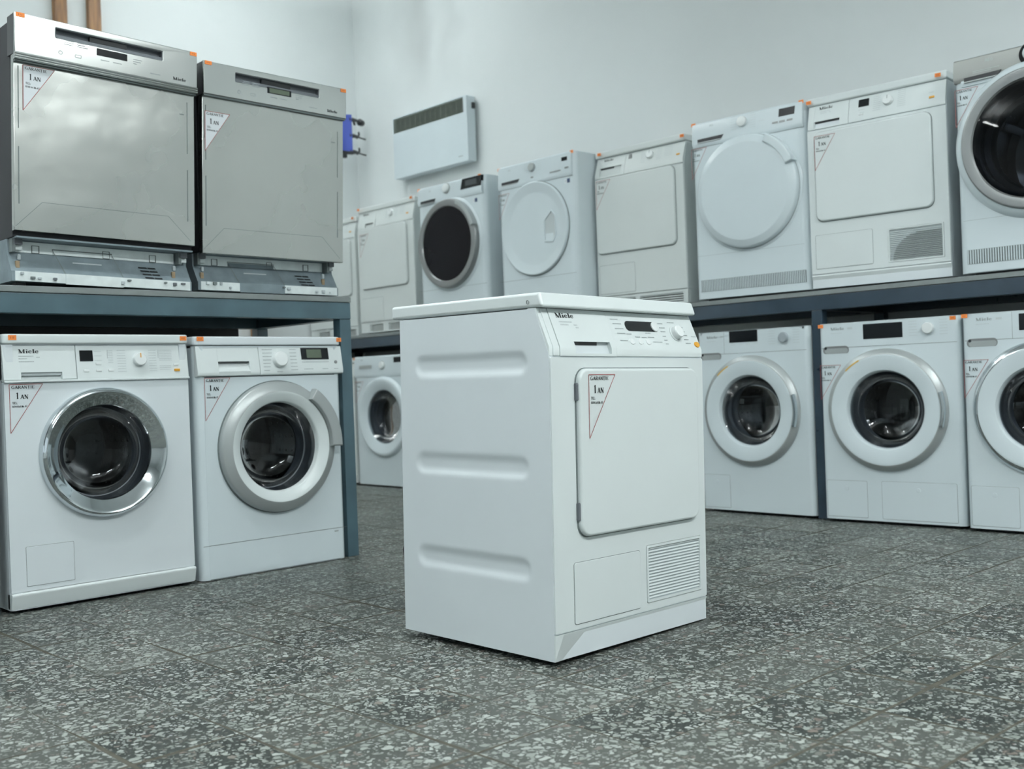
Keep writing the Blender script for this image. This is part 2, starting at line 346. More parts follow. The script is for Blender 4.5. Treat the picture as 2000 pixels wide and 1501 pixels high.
# ------------------------------------------------------------------ lettering (serif strokes drawn by hand)
def arcp(cx, cy, rx, ry, a0, a1, n=10): return ('a', cx, cy, rx, ry, math.radians(a0), math.radians(a1), n)
SER = {  # (advance, strokes); stroke = (x0,y0,x1,y1,thick?) or arc; cap height 1
 'G': (.80, [arcp(.42, .5, .36, .47, 55, 310), (.62, .02, .62, .40, 1), ('s', .62, .40, .28)]),
 'A': (.76, [(.10, 0, .38, 1, 0), (.38, 1, .66, 0, 1), (.2, .33, .56, .33, 0), ('s', .10, 0, .2), ('s', .66, 0, .24)]),
 'R': (.76, [(.18, 0, .18, 1, 1), arcp(.34, .74, .25, .24, -90, 90), (.18, .97, .36, .97, 0), (.18, .5, .36, .5, 0), (.38, .5, .68, 0, 1), ('s', .18, 0, .28), ('s', .18, 1, .2), ('s', .70, 0, .16)]),
 'N': (.80, [(.14, 0, .14, 1, 0), (.14, 1, .64, 0, 1), (.64, 0, .64, 1, 0), ('s', .14, 0, .2), ('s', .1, 1, .2), ('s', .64, 1, .22)]),
 'Ț': (.72, [(.34, 0, .34, 1, 1), (.04, .97, .64, .97, 0), (.05, .97, .05, .8, 0), (.63, .97, .63, .8, 0), ('s', .34, 0, .28), (.34, -.1, .3, -.26, 0)]),
 'T': (.72, [(.34, 0, .34, 1, 1), (.04, .97, .64, .97, 0), (.05, .97, .05, .8, 0), (.63, .97, .63, .8, 0), ('s', .34, 0, .28)]),
 'I': (.40, [(.2, 0, .2, 1, 1), ('s', .2, 0, .3), ('s', .2, 1, .3)]),
 'E': (.66, [(.18, 0, .18, 1, 1), (.1, .97, .58, .97, 0), (.18, .5, .46, .5, 0), (.1, .03, .6, .03, 0), (.58, .97, .58, .8, 0), (.6, .03, .6, .2, 0)]),
 'L': (.62, [(.18, 0, .18, 1, 1), (.1, .03, .56, .03, 0), (.56, .03, .56, .22, 0), ('s', .18, 1, .28)]),
 ':': (.3, [(.12, .05, .12, .16, 1), (.12, .45, .12, .56, 1)]), ' ': (.28, []), '.': (.3, [(.12, 0, .12, .1, 1)]),
 '1': (.50, [(.26, 0, .26, 1, 1), (.08, .82, .26, .98, 0), ('s', .26, 0, .32)]),
 '0': (.56, [arcp(.27, .5, .2, .47, 0, 360, 14)]), '7': (.54, [(.06, .96, .48, .96, 0), (.48, .96, .22, 0, 1)]),
 '4': (.56, [(.38, 0, .38, 1, 1), (.05, .3, .38, .98, 0), (.03, .28, .52, .28, 0)]),
 '6': (.56, [arcp(.27, .3, .2, .28, 0, 360, 12), arcp(.42, .45, .35, .5, 105, 190)]),
 '8': (.56, [arcp(.27, .26, .21, .24, 0, 360, 12), arcp(.27, .74, .18, .22, 0, 360, 12)]),
 'M': (1.12, [(.16, 0, .16, 1, 0), (.16, 1, .52, 0, 2), (.52, 0, .86, 1, 0), (.88, 0, .88, 1, 2), ('s', .16, 0, .28), ('s', .14, 1, .26), ('s', .88, 0, .36), ('s', .9, 1, .3)]),
 'i': (.42, [(.2, 0, .2, .64, 2), (.2, .80, .2, .98, 2), ('s', .2, 0, .34), ('s', .14, .63, .18)]),
 'e': (.62, [arcp(.30, .33, .22, .31, 20, 325), (.1, .36, .52, .36, 0)]),
 'l': (.42, [(.2, 0, .2, 1.02, 2), ('s', .2, 0, .34), ('s', .13, 1.0, .18)]),
}
SANS = {'A': (.75, [(.08, 0, .36, 1, 0), (.36, 1, .64, 0, 0), (.18, .3, .54, .3, 0)]), 'E': (.68, [(.12, 0, .12, 1, 0), (.12, .93, .56, .93, 0), (.12, .5, .5, .5, 0), (.12, .07, .56, .07, 0)]),
        'G': (.8, [arcp(.4, .5, .3, .45, 50, 330), (.66, .1, .66, .45, 0), (.42, .45, .66, .45, 0)]), 'W': (1, [(.05, 1, .25, 0, 0), (.25, 0, .45, 1, 0), (.45, 1, .65, 0, 0), (.65, 0, .85, 1, 0)]), '1': (.4, [(.2, 0, .2, 1, 0), (.05, .8, .2, 1, 0)])}
def frame_at(x, y, z, slope=0):
    """text frame on a front face: right = +x, up leans back by slope (dy per dz), outward = -y"""
    u = Vector((0, slope, 1)).normalized(); n = Vector((0, -1, slope)).normalized()
    return Matrix(((1, u.x, n.x, x), (0, u.y, n.y, y), (0, u.z, n.z, z), (0, 0, 0, 1)))
def text(mb, m, s, F, cap, wide=1, tn=.075, tk=.17, font=None, out=.0004):
    font = font or SER; mb.use(m); x = 0
    def quad(x0, y0, x1, y1, w):
        d = Vector((x1 - x0, y1 - y0)); n = Vector((-d.y, d.x)).normalized() * w / 2
        mb.face([F @ Vector(((px) * cap * wide, py * cap, out)) for px, py in ((x0 + n.x, y0 + n.y), (x0 - n.x, y0 - n.y), (x1 - n.x, y1 - n.y), (x1 + n.x, y1 + n.y))])
    for c in s:
        adv, st = font.get(c, font.get(' ', (.3, [])))
        for k in st:
            if k[0] == 'a':
                _, cx, cy, rx, ry, a0, a1, n = k
                for i in range(n):
                    b0, b1 = a0 + (a1 - a0) * i / n, a0 + (a1 - a0) * (i + 1) / n
                    wd = tn + ((tk if font is SER else tn) - tn) * abs(math.cos((b0 + b1) / 2))
                    quad(x + cx + rx * math.cos(b0), cy + ry * math.sin(b0), x + cx + rx * math.cos(b1), cy + ry * math.sin(b1), wd)
            elif k[0] == 's':
                _, sx, sy, sw = k; yy = sy + (.03 if sy < .5 else -.03)
                quad(x + sx - sw / 2, yy, x + sx + sw / 2, yy, .06)
            else:
                x0, y0, x1, y1, th = k; quad(x + x0, y0, x + x1, y1, {0: tn, 1: tk, 2: tk * 1.25}[th])
        x += adv
    return x * cap * wide
def twidth(s, cap, wide=1, font=None): return sum((font or SER).get(c, (.28, 0))[0] for c in s) * cap * wide
def fit(s, width, cap, font=None): return width / twidth(s, cap, 1, font)
def warranty(parent, x, z, w=.096, h=.148, y=0, white=False, D=None):
    """triangular guarantee sticker, top left corner at (x, z)"""
    b = MB(); b.use(PAPER); b.xf(D)
    if white: b.plate([(x, z), (x, z - h), (x + w, z)], y - .0005, y)
    t = .0017
    b.use(RED)
    for (p, q) in (((0, 0), (w, 0)), ((0, 0), (0, -h)), ((w, 0), (0, -h))):
        d = Vector((q[0] - p[0], q[1] - p[1])); n = Vector((-d.y, d.x)).normalized() * t / 2
        b.face([(x + p[0] + n.x, y - .0009, z + p[1] + n.y), (x + p[0] - n.x, y - .0009, z + p[1] - n.y), (x + q[0] - n.x, y - .0009, z + q[1] - n.y), (x + q[0] + n.x, y - .0009, z + q[1] + n.y)])
    k = w / .096
    text(b, BLACK, 'GARANȚIE', frame_at(x + .006 * k, y, z - .0125 * k), .0085 * k, fit('GARANȚIE', .066 * k, .0085 * k), .09, .17, out=.0009)
    text(b, BLACK, '1', frame_at(x + .018 * k, y, z - .043 * k), .019 * k, .9, .07, .2, out=.0009)
    text(b, BLACK, 'AN', frame_at(x + .030 * k, y, z - .043 * k), .0125 * k, fit('AN', .024 * k, .0125 * k), .08, .2, out=.0009)
    text(b, BLACK, 'TEL:', frame_at(x + .007 * k, y, z - .058 * k), .0066 * k, fit('TEL:', .016 * k, .0066 * k), .09, .2, out=.0009)
    text(b, BLACK, '0744 64 86 47', frame_at(x + .007 * k, y, z - .068 * k), .0058 * k, fit('0744 64 86 47', .042 * k, .0058 * k), .09, .2, out=.0009)
    return b.obj('warranty_sticker', parent, wn=False, label='triangular guarantee sticker with red border')
def price(parent, x, z, y=0, w=.024, h=.015, slope=0, rot=0):
    b = MB(); b.use(ORANGE); F = frame_at(x, y, z, slope) @ Matrix.Rotation(rot, 4, 'Z')
    b.face([F @ Vector(p) for p in ((-w / 2, -h / 2, .0008), (w / 2, -h / 2, .0008), (w / 2, h / 2, .0008), (-w / 2, h / 2, .0008))])
    b.use(ORANGE_M)
    for i in range(3): b.face([F @ Vector(p) for p in ((-w * .25 + i * w * .18, -h * .2, .0012), (-w * .25 + i * w * .18 + w * .06, -h * .2, .0012), (-w * .25 + i * w * .18 + w * .1, h * .2, .0012), (-w * .25 + i * w * .18 + w * .04, h * .2, .0012))])
    return b.obj('price_sticker', parent, wn=False, label='small orange sticker')
def dashes(b, rows, y=0, slope=0, m=None, h=.0022):
    """rows of tiny printed captions: (x, z, length)"""
    b.use(m or PRINT_L)
    for x, z, l in rows:
        yy = y(z) if callable(y) else y
        F = frame_at(x, yy, z, slope); p = 0; rnd = random.Random(int(x * 9999) + int(z * 9999))
        while p < l:
            q = min(l, p + rnd.uniform(.0015, .0042))
            b.face([F @ Vector(v) for v in ((p, 0, .0004), (q, 0, .0004), (q, h, .0004), (p, h, .0004))]); p = q + .0009
def knob(parent, x, z, y, r, d, m=KNOB, slope=0, mark=None, name='knob', collar=None):
    b = MB(); b.use(m); F = frame_at(x, y, z, slope)
    # lathe axis y -> frame normal
    T = Matrix(((1, 0, 0, 0), (0, 0, 1, 0), (0, -1, 0, 0), (0, 0, 0, 1)))
    b.xf(F @ T)
    if collar: b.use(collar).lathe([(r * 1.25, .001), (r * 1.25, -.002), (r * 1.05, -.003)], 0, 0, 40).use(m)
    b.lathe([(r * 1.02, .001), (r, -d * .7), (r * .97, -d * .9), (r * .9, -d), (0, -d * 1.02)], 0, 0, 40)
    if mark: b.use(mark).box(-r * .07, r * .07, -d * 1.06, -d * .95, r * .2, r * .9)
    return b.obj(name, parent)

def pill(x0, x1, z0, z1): return rr(x0, x1, z0, z1, (z1 - z0) / 2 * .98)
def recess(b, poly, depth, m, y0=0):
    """pocket walls and floor behind a hole in a plate"""
    b.use(m); n = len(poly)
    for i in range(n):
        (xa, za), (xb, zb) = poly[i], poly[(i + 1) % n]
        b.face([(xa, y0, za), (xb, y0, zb), (xb, y0 + depth, zb), (xa, y0 + depth, za)])
    b.face([(x, y0 + depth, z) for x, z in poly])
def shell(b, w, d, z0, z1, m, t=.003, front=.02, r=.012):
    """open fronted cabinet: two sides, back, top and bottom"""
    b.use(m)
    b.box(0, t, front, d, z0, z1).box(w - t, w, front, d, z0, z1).box(t, w - t, d - t, d, z0, z1)
    b.box(t, w - t, front, d - t, z1 - t, z1).box(t, w - t, front, d - t, z0, z0 + t)
def grid_plate(b, w, z0, z1, holes, y0, y1, m, rad, bev=.004):
    b.use(m).plate(rr(0, w, z0, z1, rad), y0, y1, holes, bev=bev)
def drum(parent, cx, cz, r, y0, depth=.3, glass=GLASS, gr=None, bowl=.09, seal=RUBBER, rot=0):
    """rubber seal, steel drum with paddles and the glass bowl of the door"""
    b = MB(); b.use(seal).lathe([(r * 1.03, y0), (r * 1.02, y0 + .04), (r * .93, y0 + .055), (r * .95, y0 + .08), (r * .90, y0 + .10), (r * .97, y0 + .125)], cx, cz)
    b.obj('door_seal', parent)
    b = MB(); b.use(DRUM); R = r * 1.32; ya = y0 + .125; yb = ya + depth
    b.lathe([(r * .97, ya), (R * .98, ya + .012), (R, ya + .03), (R, yb - .02), (R * .9, yb), (R * .35, yb - .02), (R * .3, yb - .035), (0, yb - .04)], cx, cz)
    for k in range(3):
        a = rot + k * 2 * PI / 3
        c, s_ = math.cos(a), math.sin(a)
        b.xf(Matrix(((c, 0, -s_, cx), (0, 1, 0, 0), (s_, 0, c, cz), (0, 0, 0, 1))))
        b.prism([(ya + .03, -R * .99), (yb - .03, -R * .99), (yb - .06, -R * .78), (ya + .06, -R * .78)], -.018, .018, .006)
    b.xf(None); b.use(DARK)
    for k in range(24):                       # rows of drain holes
        a = 2 * PI * k / 24 + .1
        for q in range(5):
            yy = ya + .06 + q * .045; rr_ = R * .995
            p = Vector((cx + rr_ * math.cos(a), yy, cz + rr_ * math.sin(a))); tdir = Vector((-math.sin(a), 0, math.cos(a))) * .004; yd = Vector((0, .004, 0))
            b.face([p - tdir, p - yd, p + tdir, p + yd])
    b.obj('drum', parent)
    if glass:
        g = gr or r
        b = MB(); b.use(glass).lathe([(g, y0 - .004), (g * .97, y0 + bowl * .45), (g * .86, y0 + bowl * .9), (g * .6, y0 + bowl * 1.15), (g * .3, y0 + bowl * 1.2), (0, y0 + bowl * 1.22)], cx, cz)
        return b.obj('door_glass', parent)

# ------------------------------------------------------------------ the Miele style condenser dryer
def slotted(b, x0, x1, z0, z1, n, y, m, dark=DARK, tilt=.004, back=.012):
    """louvred opening: dark back and n slanted slats"""
    b.use(dark).box(x0, x1, y + back, y + back + .001, z0, z1)
    b.use(m); p = (z1 - z0) / n
    for i in range(n):
        z = z0 + p * i
        b.prism([(y - .0005, z + p * .55), (y + .004, z + p * .98), (y + .010, z + p * .98), (y + .007, z + p * .5), (y + .001, z + p * .42)], x0, x1)
def condenser_dryer(name, label, loc, rz, w=.595, h=.85, depth=.56, ch=.040, pz0=.704, pz1=.815, enamel=ENAMEL, plastic=PLASTIC, ribs=False,
                    slot=(.088, .178, .738), slotcut=.218, div=.238, logo=True, logocol=BLACK, door=(.085, .555, .285, .675), detail='main', vent='grille', flap=(.067, .311, .086, .227), stk=(.116, .66), prices=(), rear=.0):
    root = thing(name, label, 'tumble dryer', loc, rz)
    zl = pz0 + .020
    def ys(z): return 0 if z < zl else (z - zl) / (pz1 - zl) * ch
    sl = ch / (pz1 - zl)
    # cabinet
    b = MB().use(enamel)
    if ribs:
        NY, NZ = 90, 150; D = depth - .03
        def fr(z): return .004 if z < .705 else .004 + (z - .705) / .108 * (ch + .002)
        def dep(y, z):
            d = 0
            for zc in (.690, .447, .211):
                hh = .029; ya, yb = .07 + hh, .473 - hh
                dy = max(ya - y, 0, y - yb); q = math.hypot(dy, z - zc) / hh
                if q < 1.08:
                    t_ = min(1, max(0, (1.08 - q) / .75)); d = max(d, .0055 * t_ * t_ * (3 - 2 * t_))
            return d
        t = bmesh.new(); G = []
        for j in range(NZ + 1):
            z = .012 + (.813 - .012) * j / NZ; row = []
            for i in range(NY + 1):
                y = fr(z) + (D - fr(z)) * i / NY; row.append(t.verts.new((dep(y, z), y, z)))
            G.append(row)
        for j in range(NZ):
            for i in range(NY): t.faces.new((G[j][i], G[j + 1][i], G[j + 1][i + 1], G[j][i + 1]))
        be = [e for e in t.edges if e.is_boundary]
        r = bmesh.ops.extrude_edge_only(t, edges=be)
        for v in [g for g in r['geom'] if isinstance(g, bmesh.types.BMVert)]: v.co.x = .02
        b._join(t)
        b.prism([(.004, .012), (.004, .705), (ch + .006, .813), (D, .813), (D, .012)], .015, w, .001)
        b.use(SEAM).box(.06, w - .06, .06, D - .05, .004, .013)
    else:
        zc = .012 if vent != 'kick' else .081
        b.prism([(.006, zc), (.006, .705), (ch + .006, pz1 - .002), (depth, pz1 - .002), (depth, zc)], 0, w, .002)
        if vent == 'kick': b.box(.03, w - .03, .05, depth - .02, .006, zc + .001).box(0, .004, .02, depth, .012, zc).box(w - .004, w, .02, depth, .012, zc)
    b.obj('cabinet', root)
    if ribs:
        b = MB().use(DARK)
        b.tube([(.16, depth - .04, .30), (.08, depth - .015, .285), (.03, depth - .012, .25), (.018, depth - .010, .215), (.022, depth - .010, .18), (.06, depth - .01, .12), (.12, depth - .02, .03)], .005, 8)
        b.obj('power_cord', root)
        b = MB().use(DARK); b.xf(Matrix.Translation((-.0024, .064, .829)) @ Matrix.Rotation(PI / 2, 4, 'Z')); b.lathe([(.0045, .001), (.0035, -.001), (0, -.0015)], 0, 0, 16); b.obj('lid_screw', root)
    # lid
    lb = .002 if not ribs else .0
    b = MB().use(plastic); y0 = ch - .027 if ch > .03 else ch * .3
    if ribs: b.prism([(.018, pz1 + .001), (.030, h - .002), (.034, h), (depth + .002, h), (depth + .002, pz1 + .001)], -.002, w + .002, 0)
    else: b.plan(rr(-.002, w + .002, y0 + .006, depth + .002, .008), pz1 + .001, h, 0)
    o = b.obj('lid', root)
    md = o.modifiers.new('bev', 'BEVEL'); md.width = .007; md.segments = 4; md.limit_method = 'ANGLE'; md.angle_limit = .9
    o.modifiers.move(1, 0)
    # front panel with door, flap, grille openings
    b = MB().use(plastic)
    vx0, vx1, vz0, vz1 = (w - .258, w - .025, .093, .236)
    holes = [rr(vx0, vx1, vz0, vz1, .004)] if vent == 'grille' else []
    b.plate(rr(.0015, w - .0015, .074 if vent != 'kick' else .082, pz0 - .0035, .004), 0, .012, holes, bev=.004, seg=3)
    fp = b.obj('front_panel', root)
    # plinth
    zb = .071
    b = MB().use(plastic)
    if vent == 'kick':
        zb = .08
        b.plate([(.002, .012), (w - .002, .012), (w - .002, zb), (.002, zb)], .004, .03, [rr(w - .30, w - .03, .022, .066, .004), rr(.10, .245, .022, .066, .004)], bev=.002)
        slotted(b, w - .30, w - .03, .022, .066, 4, .008, plastic, back=.02)
        slotted(b, .10, .245, .022, .066, 4, .008, plastic, back=.02)
    else:
        if ribs:
            A_, B_, C_, D_, E_, F_, G_, H_ = (.0005, 0, zb), (.029, 0, zb), (w - .001, 0, zb), (w - .001, .030, .012), (.0008, .003, .012), (.0005, .06, zb), (w - .001, .06, zb), (.0005, .06, .012)
            for q in ((A_, E_, B_), (B_, E_, D_, C_), (A_, B_, C_, G_, F_), (E_, H_, (w - .001, .06, .012), D_), (A_, F_, H_, E_), (C_, D_, (w - .001, .06, .012), G_)): b.face(q)
        else:
            b.prism([(.002, zb), (.0, zb - .006), (.020, .012), (.06, .012), (.06, zb)], 0, w - .001, .001)
    b.obj('plinth', root)
    if vent == 'grille':
        b = MB().use(plastic)
        b.plate(rr(vx0 + .001, vx1 - .001, vz0 + .001, vz1 - .001, .004), -.002, .004, [rr(vx0 + .007, vx1 - .007, vz0 + .007, vz1 - .007, .003)], bev=.0015)
        slotted(b, vx0 + .006, vx1 - .006, vz0 + .007, vz1 - .007, 17, .0, plastic, back=.009, dark=plastic if detail == 'main' else plastic)
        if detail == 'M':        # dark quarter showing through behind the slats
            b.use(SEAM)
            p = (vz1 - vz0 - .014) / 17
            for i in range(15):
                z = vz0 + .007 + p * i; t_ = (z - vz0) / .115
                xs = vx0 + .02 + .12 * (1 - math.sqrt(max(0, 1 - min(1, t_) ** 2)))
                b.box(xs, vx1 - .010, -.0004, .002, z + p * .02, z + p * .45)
        b.obj('vent_grille', root)
    if flap:
        b = MB().use(SEAM).plate(rr(flap[0] - .0012, flap[1] + .0012, flap[2] - .0012, flap[3] + .0012, .007), -.0004, .004)
        b.use(plastic).plate(rr(*flap, .006), -.0022, .004, bev=.0018)
        b.obj('condenser_flap', root)
    # door
    b = MB().use(SEAM).plate(rr(door[0] - .004, door[1] + .002, door[2] - .003, door[3] + .002, .034), -.0012, .004)
    b.use(plastic).plate(rr(*door, .032, 8), -.013, .004, bev=.007, seg=4)
    dr = b.obj('door', root)
    if ribs:
        for z in (.621, .344):
            b = MB().use(RUBBER).box(door[0] - .006, door[0] + .006, -.008, .002, z - .021, z + .021, .003); b.obj('hinge', dr, label='grey door hinge')
    # control panel
    b = MB().use(plastic)
    x0 = .012 if ribs else .004
    b.prism([(0, pz0), (0, zl), (ch, pz1), (ch + .03, pz1), (.04, pz0)], x0, .033, .002)
    if ribs:
        b.prism([(.003, pz0), (.003, zl), (ch + .003, pz1), (ch + .03, pz1), (.04, pz0)], .001, .014, .001)
    b.obj('end_cap', root)
    b = MB().use(plastic)
    b.prism([(0, pz0), (0, zl), (ch, pz1), (ch + .03, pz1), (.04, pz0)], div, w - .002, .002)
    cp = b.obj('control_panel', root)
    # container drawer with its grip recess
    sx0, sx1, sz = slot
    b = MB().use(plastic)
    xs = .034
    b.prism([(-.0005, pz0), (-.0005, zl), (ch - .0005, pz1), (ch + .03, pz1), (.04, pz0)], xs, sx0, 0)
    b.prism([(-.0005, pz0), (-.0005, zl), (ch - .0005, pz1), (ch + .03, pz1), (.04, pz0)], slotcut, div - .001, 0)
    b.prism([(ys(sz) - .0005, sz), (ch - .0005, pz1), (ch + .03, pz1), (ys(sz) + .006, sz)], sx0, slotcut, 0)
    b.prism([(-.0005, pz0), (-.0005, pz0 + .006), (.006, pz0 + .006), (.006, pz0)], sx0, slotcut, 0)
    b.prism([(.004, pz0 + .003), (ys(sz) + .022, sz - .006), (ys(sz) + .04, sz), (.04, pz0)], sx0, slotcut, 0)
    b.use(DARK).box(sx0 + .001, sx1, ys(sz) + .006, ys(sz) + .021, sz - .008, sz + .001)
    dw_ = b.obj('container_drawer', root)
    if logo:
        b = MB(); z = pz1 - .0215
        text(b, logocol, 'Miele', frame_at(.054, ys(z) - .0006, z, sl), .0125, fit('Miele', .064, .0125), .08, .2)
        dashes(b, [(.060, z - .011, .045), (.062, z - .018, .028)] + ([(.108, z - .018, .012), (.112, z - .024, .010)] if detail == 'main' else [(.1, z - .018, .01)]), lambda q: ys(q) - .0005, sl, PRINT_L, .0032 if detail == 'main' else .0022)
        b.obj('logo', dw_, wn=False, label='black serif maker logo with small grey print')
    P = lambda z: ys(z) - .0002
    if detail == 'main':
        F = frame_at(0, P(.7805), .7805, sl)
        b = MB().use(SCREEN)
        k = math.hypot(1, sl)
        b.xf(F @ Matrix(((1, 0, 0, 0), (0, 0, 1, 0), (0, -1, 0, 0), (0, 0, 0, 1))))
        b.plate(rr(.302, .418, -.0125 * k, .0125 * k, (.0123, .003, .003, .0123)), -.0012, .001)
        b.xf(None); b.obj('display', cp, label='black glossy display window')
        knob(cp, .419, .7805, P(.7805), .0135, .004, KNOB, sl, name='start_button')
        knob(cp, .500, .765, P(.765), .0170, .017, KNOB, sl, name='knob', collar=plastic)
        for x in (.307, .341, .372): 
            b = MB().use(KNOB); b.xf(frame_at(x, P(.7415), .7415, sl) @ Matrix(((1, 0, 0, 0), (0, 0, 1, 0), (0, -1, 0, 0), (0, 0, 0, 1)))); b.lathe([(.0095, .001), (.008, -.0014), (0, -.0016)], 0, 0, 24); b.obj('button', cp)
        b = MB().use(ORANGE_B); b.xf(frame_at(.578, P(.737), .737, sl) @ Matrix(((1.35, 0, 0, 0), (0, 0, 1, 0), (0, -.8, 0, 0), (0, 0, 0, 1)))); b.lathe([(.0085, .001), (.0075, -.003), (0, -.0035)], 0, 0, 24); b.obj('door_button', cp, label='oval orange button')
        b = MB()
        dashes(b, [(.252, .795, .030), (.255, .784, .034), (.258, .772, .034), (.260, .760, .032), (.296, .759, .020), (.262, .742, .03)], P, sl, PRINT, .0024)
        dashes(b, [(.438, .789, .022), (.440, .778, .024), (.440, .768, .02), (.441, .756, .014), (.442, .746, .014), (.443, .736, .012), (.482, .793, .03), (.528, .781, .016), (.528, .770, .018), (.530, .760, .02), (.530, .749, .02), (.531, .739, .022), (.566, .757, .022)], P, sl, PRINT, .0024)
        dashes(b, [(.372, .7625, .022), (.377, .752, .026), (.325, .752, .02), (.352, .751, .02), (.392, .7405, .038), (.300, .735, .016), (.334, .735, .016), (.365, .735, .016)], P, sl, PRINT, .0024)
        b.obj('legend', cp, wn=False, label='small grey captions')
    elif detail == 'M':
        b = MB().use(SCREEN); b.xf(frame_at(.258, P(.785), .785, sl) @ Matrix(((1, 0, 0, 0), (0, 0, 1, 0), (0, -1, 0, 0), (0, 0, 0, 1)))); b.plate(rr(-.023, .023, -.017, .017, .002), -.001, .001); b.obj('display', cp, label='small black display')
        knob(cp, .365, .772, P(.772), .021, .016, KNOB, sl, mark=PRINT)
        b = MB()
        dashes(b, [(.300, .80 - i * .0085, .032) for i in range(8)] + [(.405, .806 - i * .0085, .034) for i in range(9)] + [(.235, .755, .03), (.243, .742, .02), (.535, .768, .02)], P, sl, PRINT_L, .0022)
        b.obj('legend', cp, wn=False, label='small grey captions')
        b = MB().use(KNOB); b.box(.238, .258, P(.735) - .002, P(.735) + .002, .732, .739, .001); b.obj('button', cp)
        b = MB().use(ORANGE_B); b.xf(frame_at(.548, P(.748), .748, sl)); b.box(-.011, .011, -.0045, .0045, 0, .003, .001); b.xf(None); b.obj('door_button', cp, label='orange button')
    else:
        knob(cp, .362, .778, P(.778), .021, .016, KNOB, sl, mark=PRINT)
        b = MB(); dashes(b, [(.302, .80 - i * .009, .028) for i in range(7)] + [(.402, .80 - i * .009, .028) for i in range(7)] + [(.45, .80 - i * .009, .05) for i in range(6)], P, sl, PRINT_L, .0022)
        b.obj('legend', cp, wn=False, label='small grey captions')
        if detail == 'N':
            b = MB().use(SILVER_D)
            b.plate([(.218, .782), (.226, .806), (.236, .806), (.242, .782)], P(.79) - .003, P(.79) + .01)
            b.obj('indicator', cp)
        b = MB().use(ORANGE_B); b.xf(frame_at(.537, P(.750), .750, sl)); b.box(-.010, .010, -.004, .004, 0, .003, .001); b.xf(None); b.obj('door_button', cp, label='orange button')
    if stk: warranty(root, stk[0], stk[1], y=-.0131)
    for p in prices: price(root, p[0], p[1], y=p[2], rot=random.uniform(-.05, .05))
    return root

# ------------------------------------------------------------------ front loaders and rounded dryers
def body(b, w, d, z0, z1, R, m, hollow=True, t=.012, bev=.0):
    """cabinet with rounded front corners, open behind the front plate when hollow"""
    b.use(m)
    n = 8; L_ = [(R - R * math.sin(PI / 2 * i / n), R - R * math.cos(PI / 2 * i / n)) for i in range(n + 1)]
    Rt = [(w - x, y) for x, y in L_]
    if not hollow:
        b.plan(L_ + [(0, d), (w, d)] + Rt[::-1], z0, z1, bev, 3, 1.0); return
    fx = max(R, .03)
    outer = [(fx, 0)] + L_ + [(0, d), (w, d)] + Rt[::-1] + [(w - fx, 0)]
    inner = [(w - fx, .012), (w - t, R + .012), (w - t, d - t), (t, d - t), (t, R + .012), (fx, .012)]
    b.plan(outer + inner, z0, z1, 0)
    b.plan(L_ + [(0, d), (w, d)] + Rt[::-1], z1, z1 + .001, 0)
    b.plan(L_ + [(0, d), (w, d)] + Rt[::-1], z0 - .001, z0, 0)
def seamline(b, pts, wd=.0016, y=-.0004, m=SEAM):
    b.use(m)
    for (x0, z0), (x1, z1) in zip(pts, pts[1:]):
        d = Vector((x1 - x0, z1 - z0)); n = Vector((-d.y, d.x)).normalized() * wd / 2
        b.face([(x0 + n.x, y, z0 + n.y), (x0 - n.x, y, z0 - n.y), (x1 - n.x, y, z1 - n.y), (x1 + n.x, y, z1 + n.y)])
def flap_part(root, x0, x1, z0, z1, m, name='filter_flap', r=.006, mark=False, y=0):
    b = MB().use(SEAM).plate(rr(x0 - .001, x1 + .001, z0 - .001, z1 + .001, r), y - .0003, y + .004)
    b.use(m).plate(rr(x0, x1, z0, z1, r * .9), y - .0014, y + .004, bev=.001)
    if mark: b.use(m).lathe([(.009, y - .0014), (.008, y - .0028), (0, y - .003)], (x0 + x1) / 2, z1 - .032, 20)
    return b.obj(name, root)

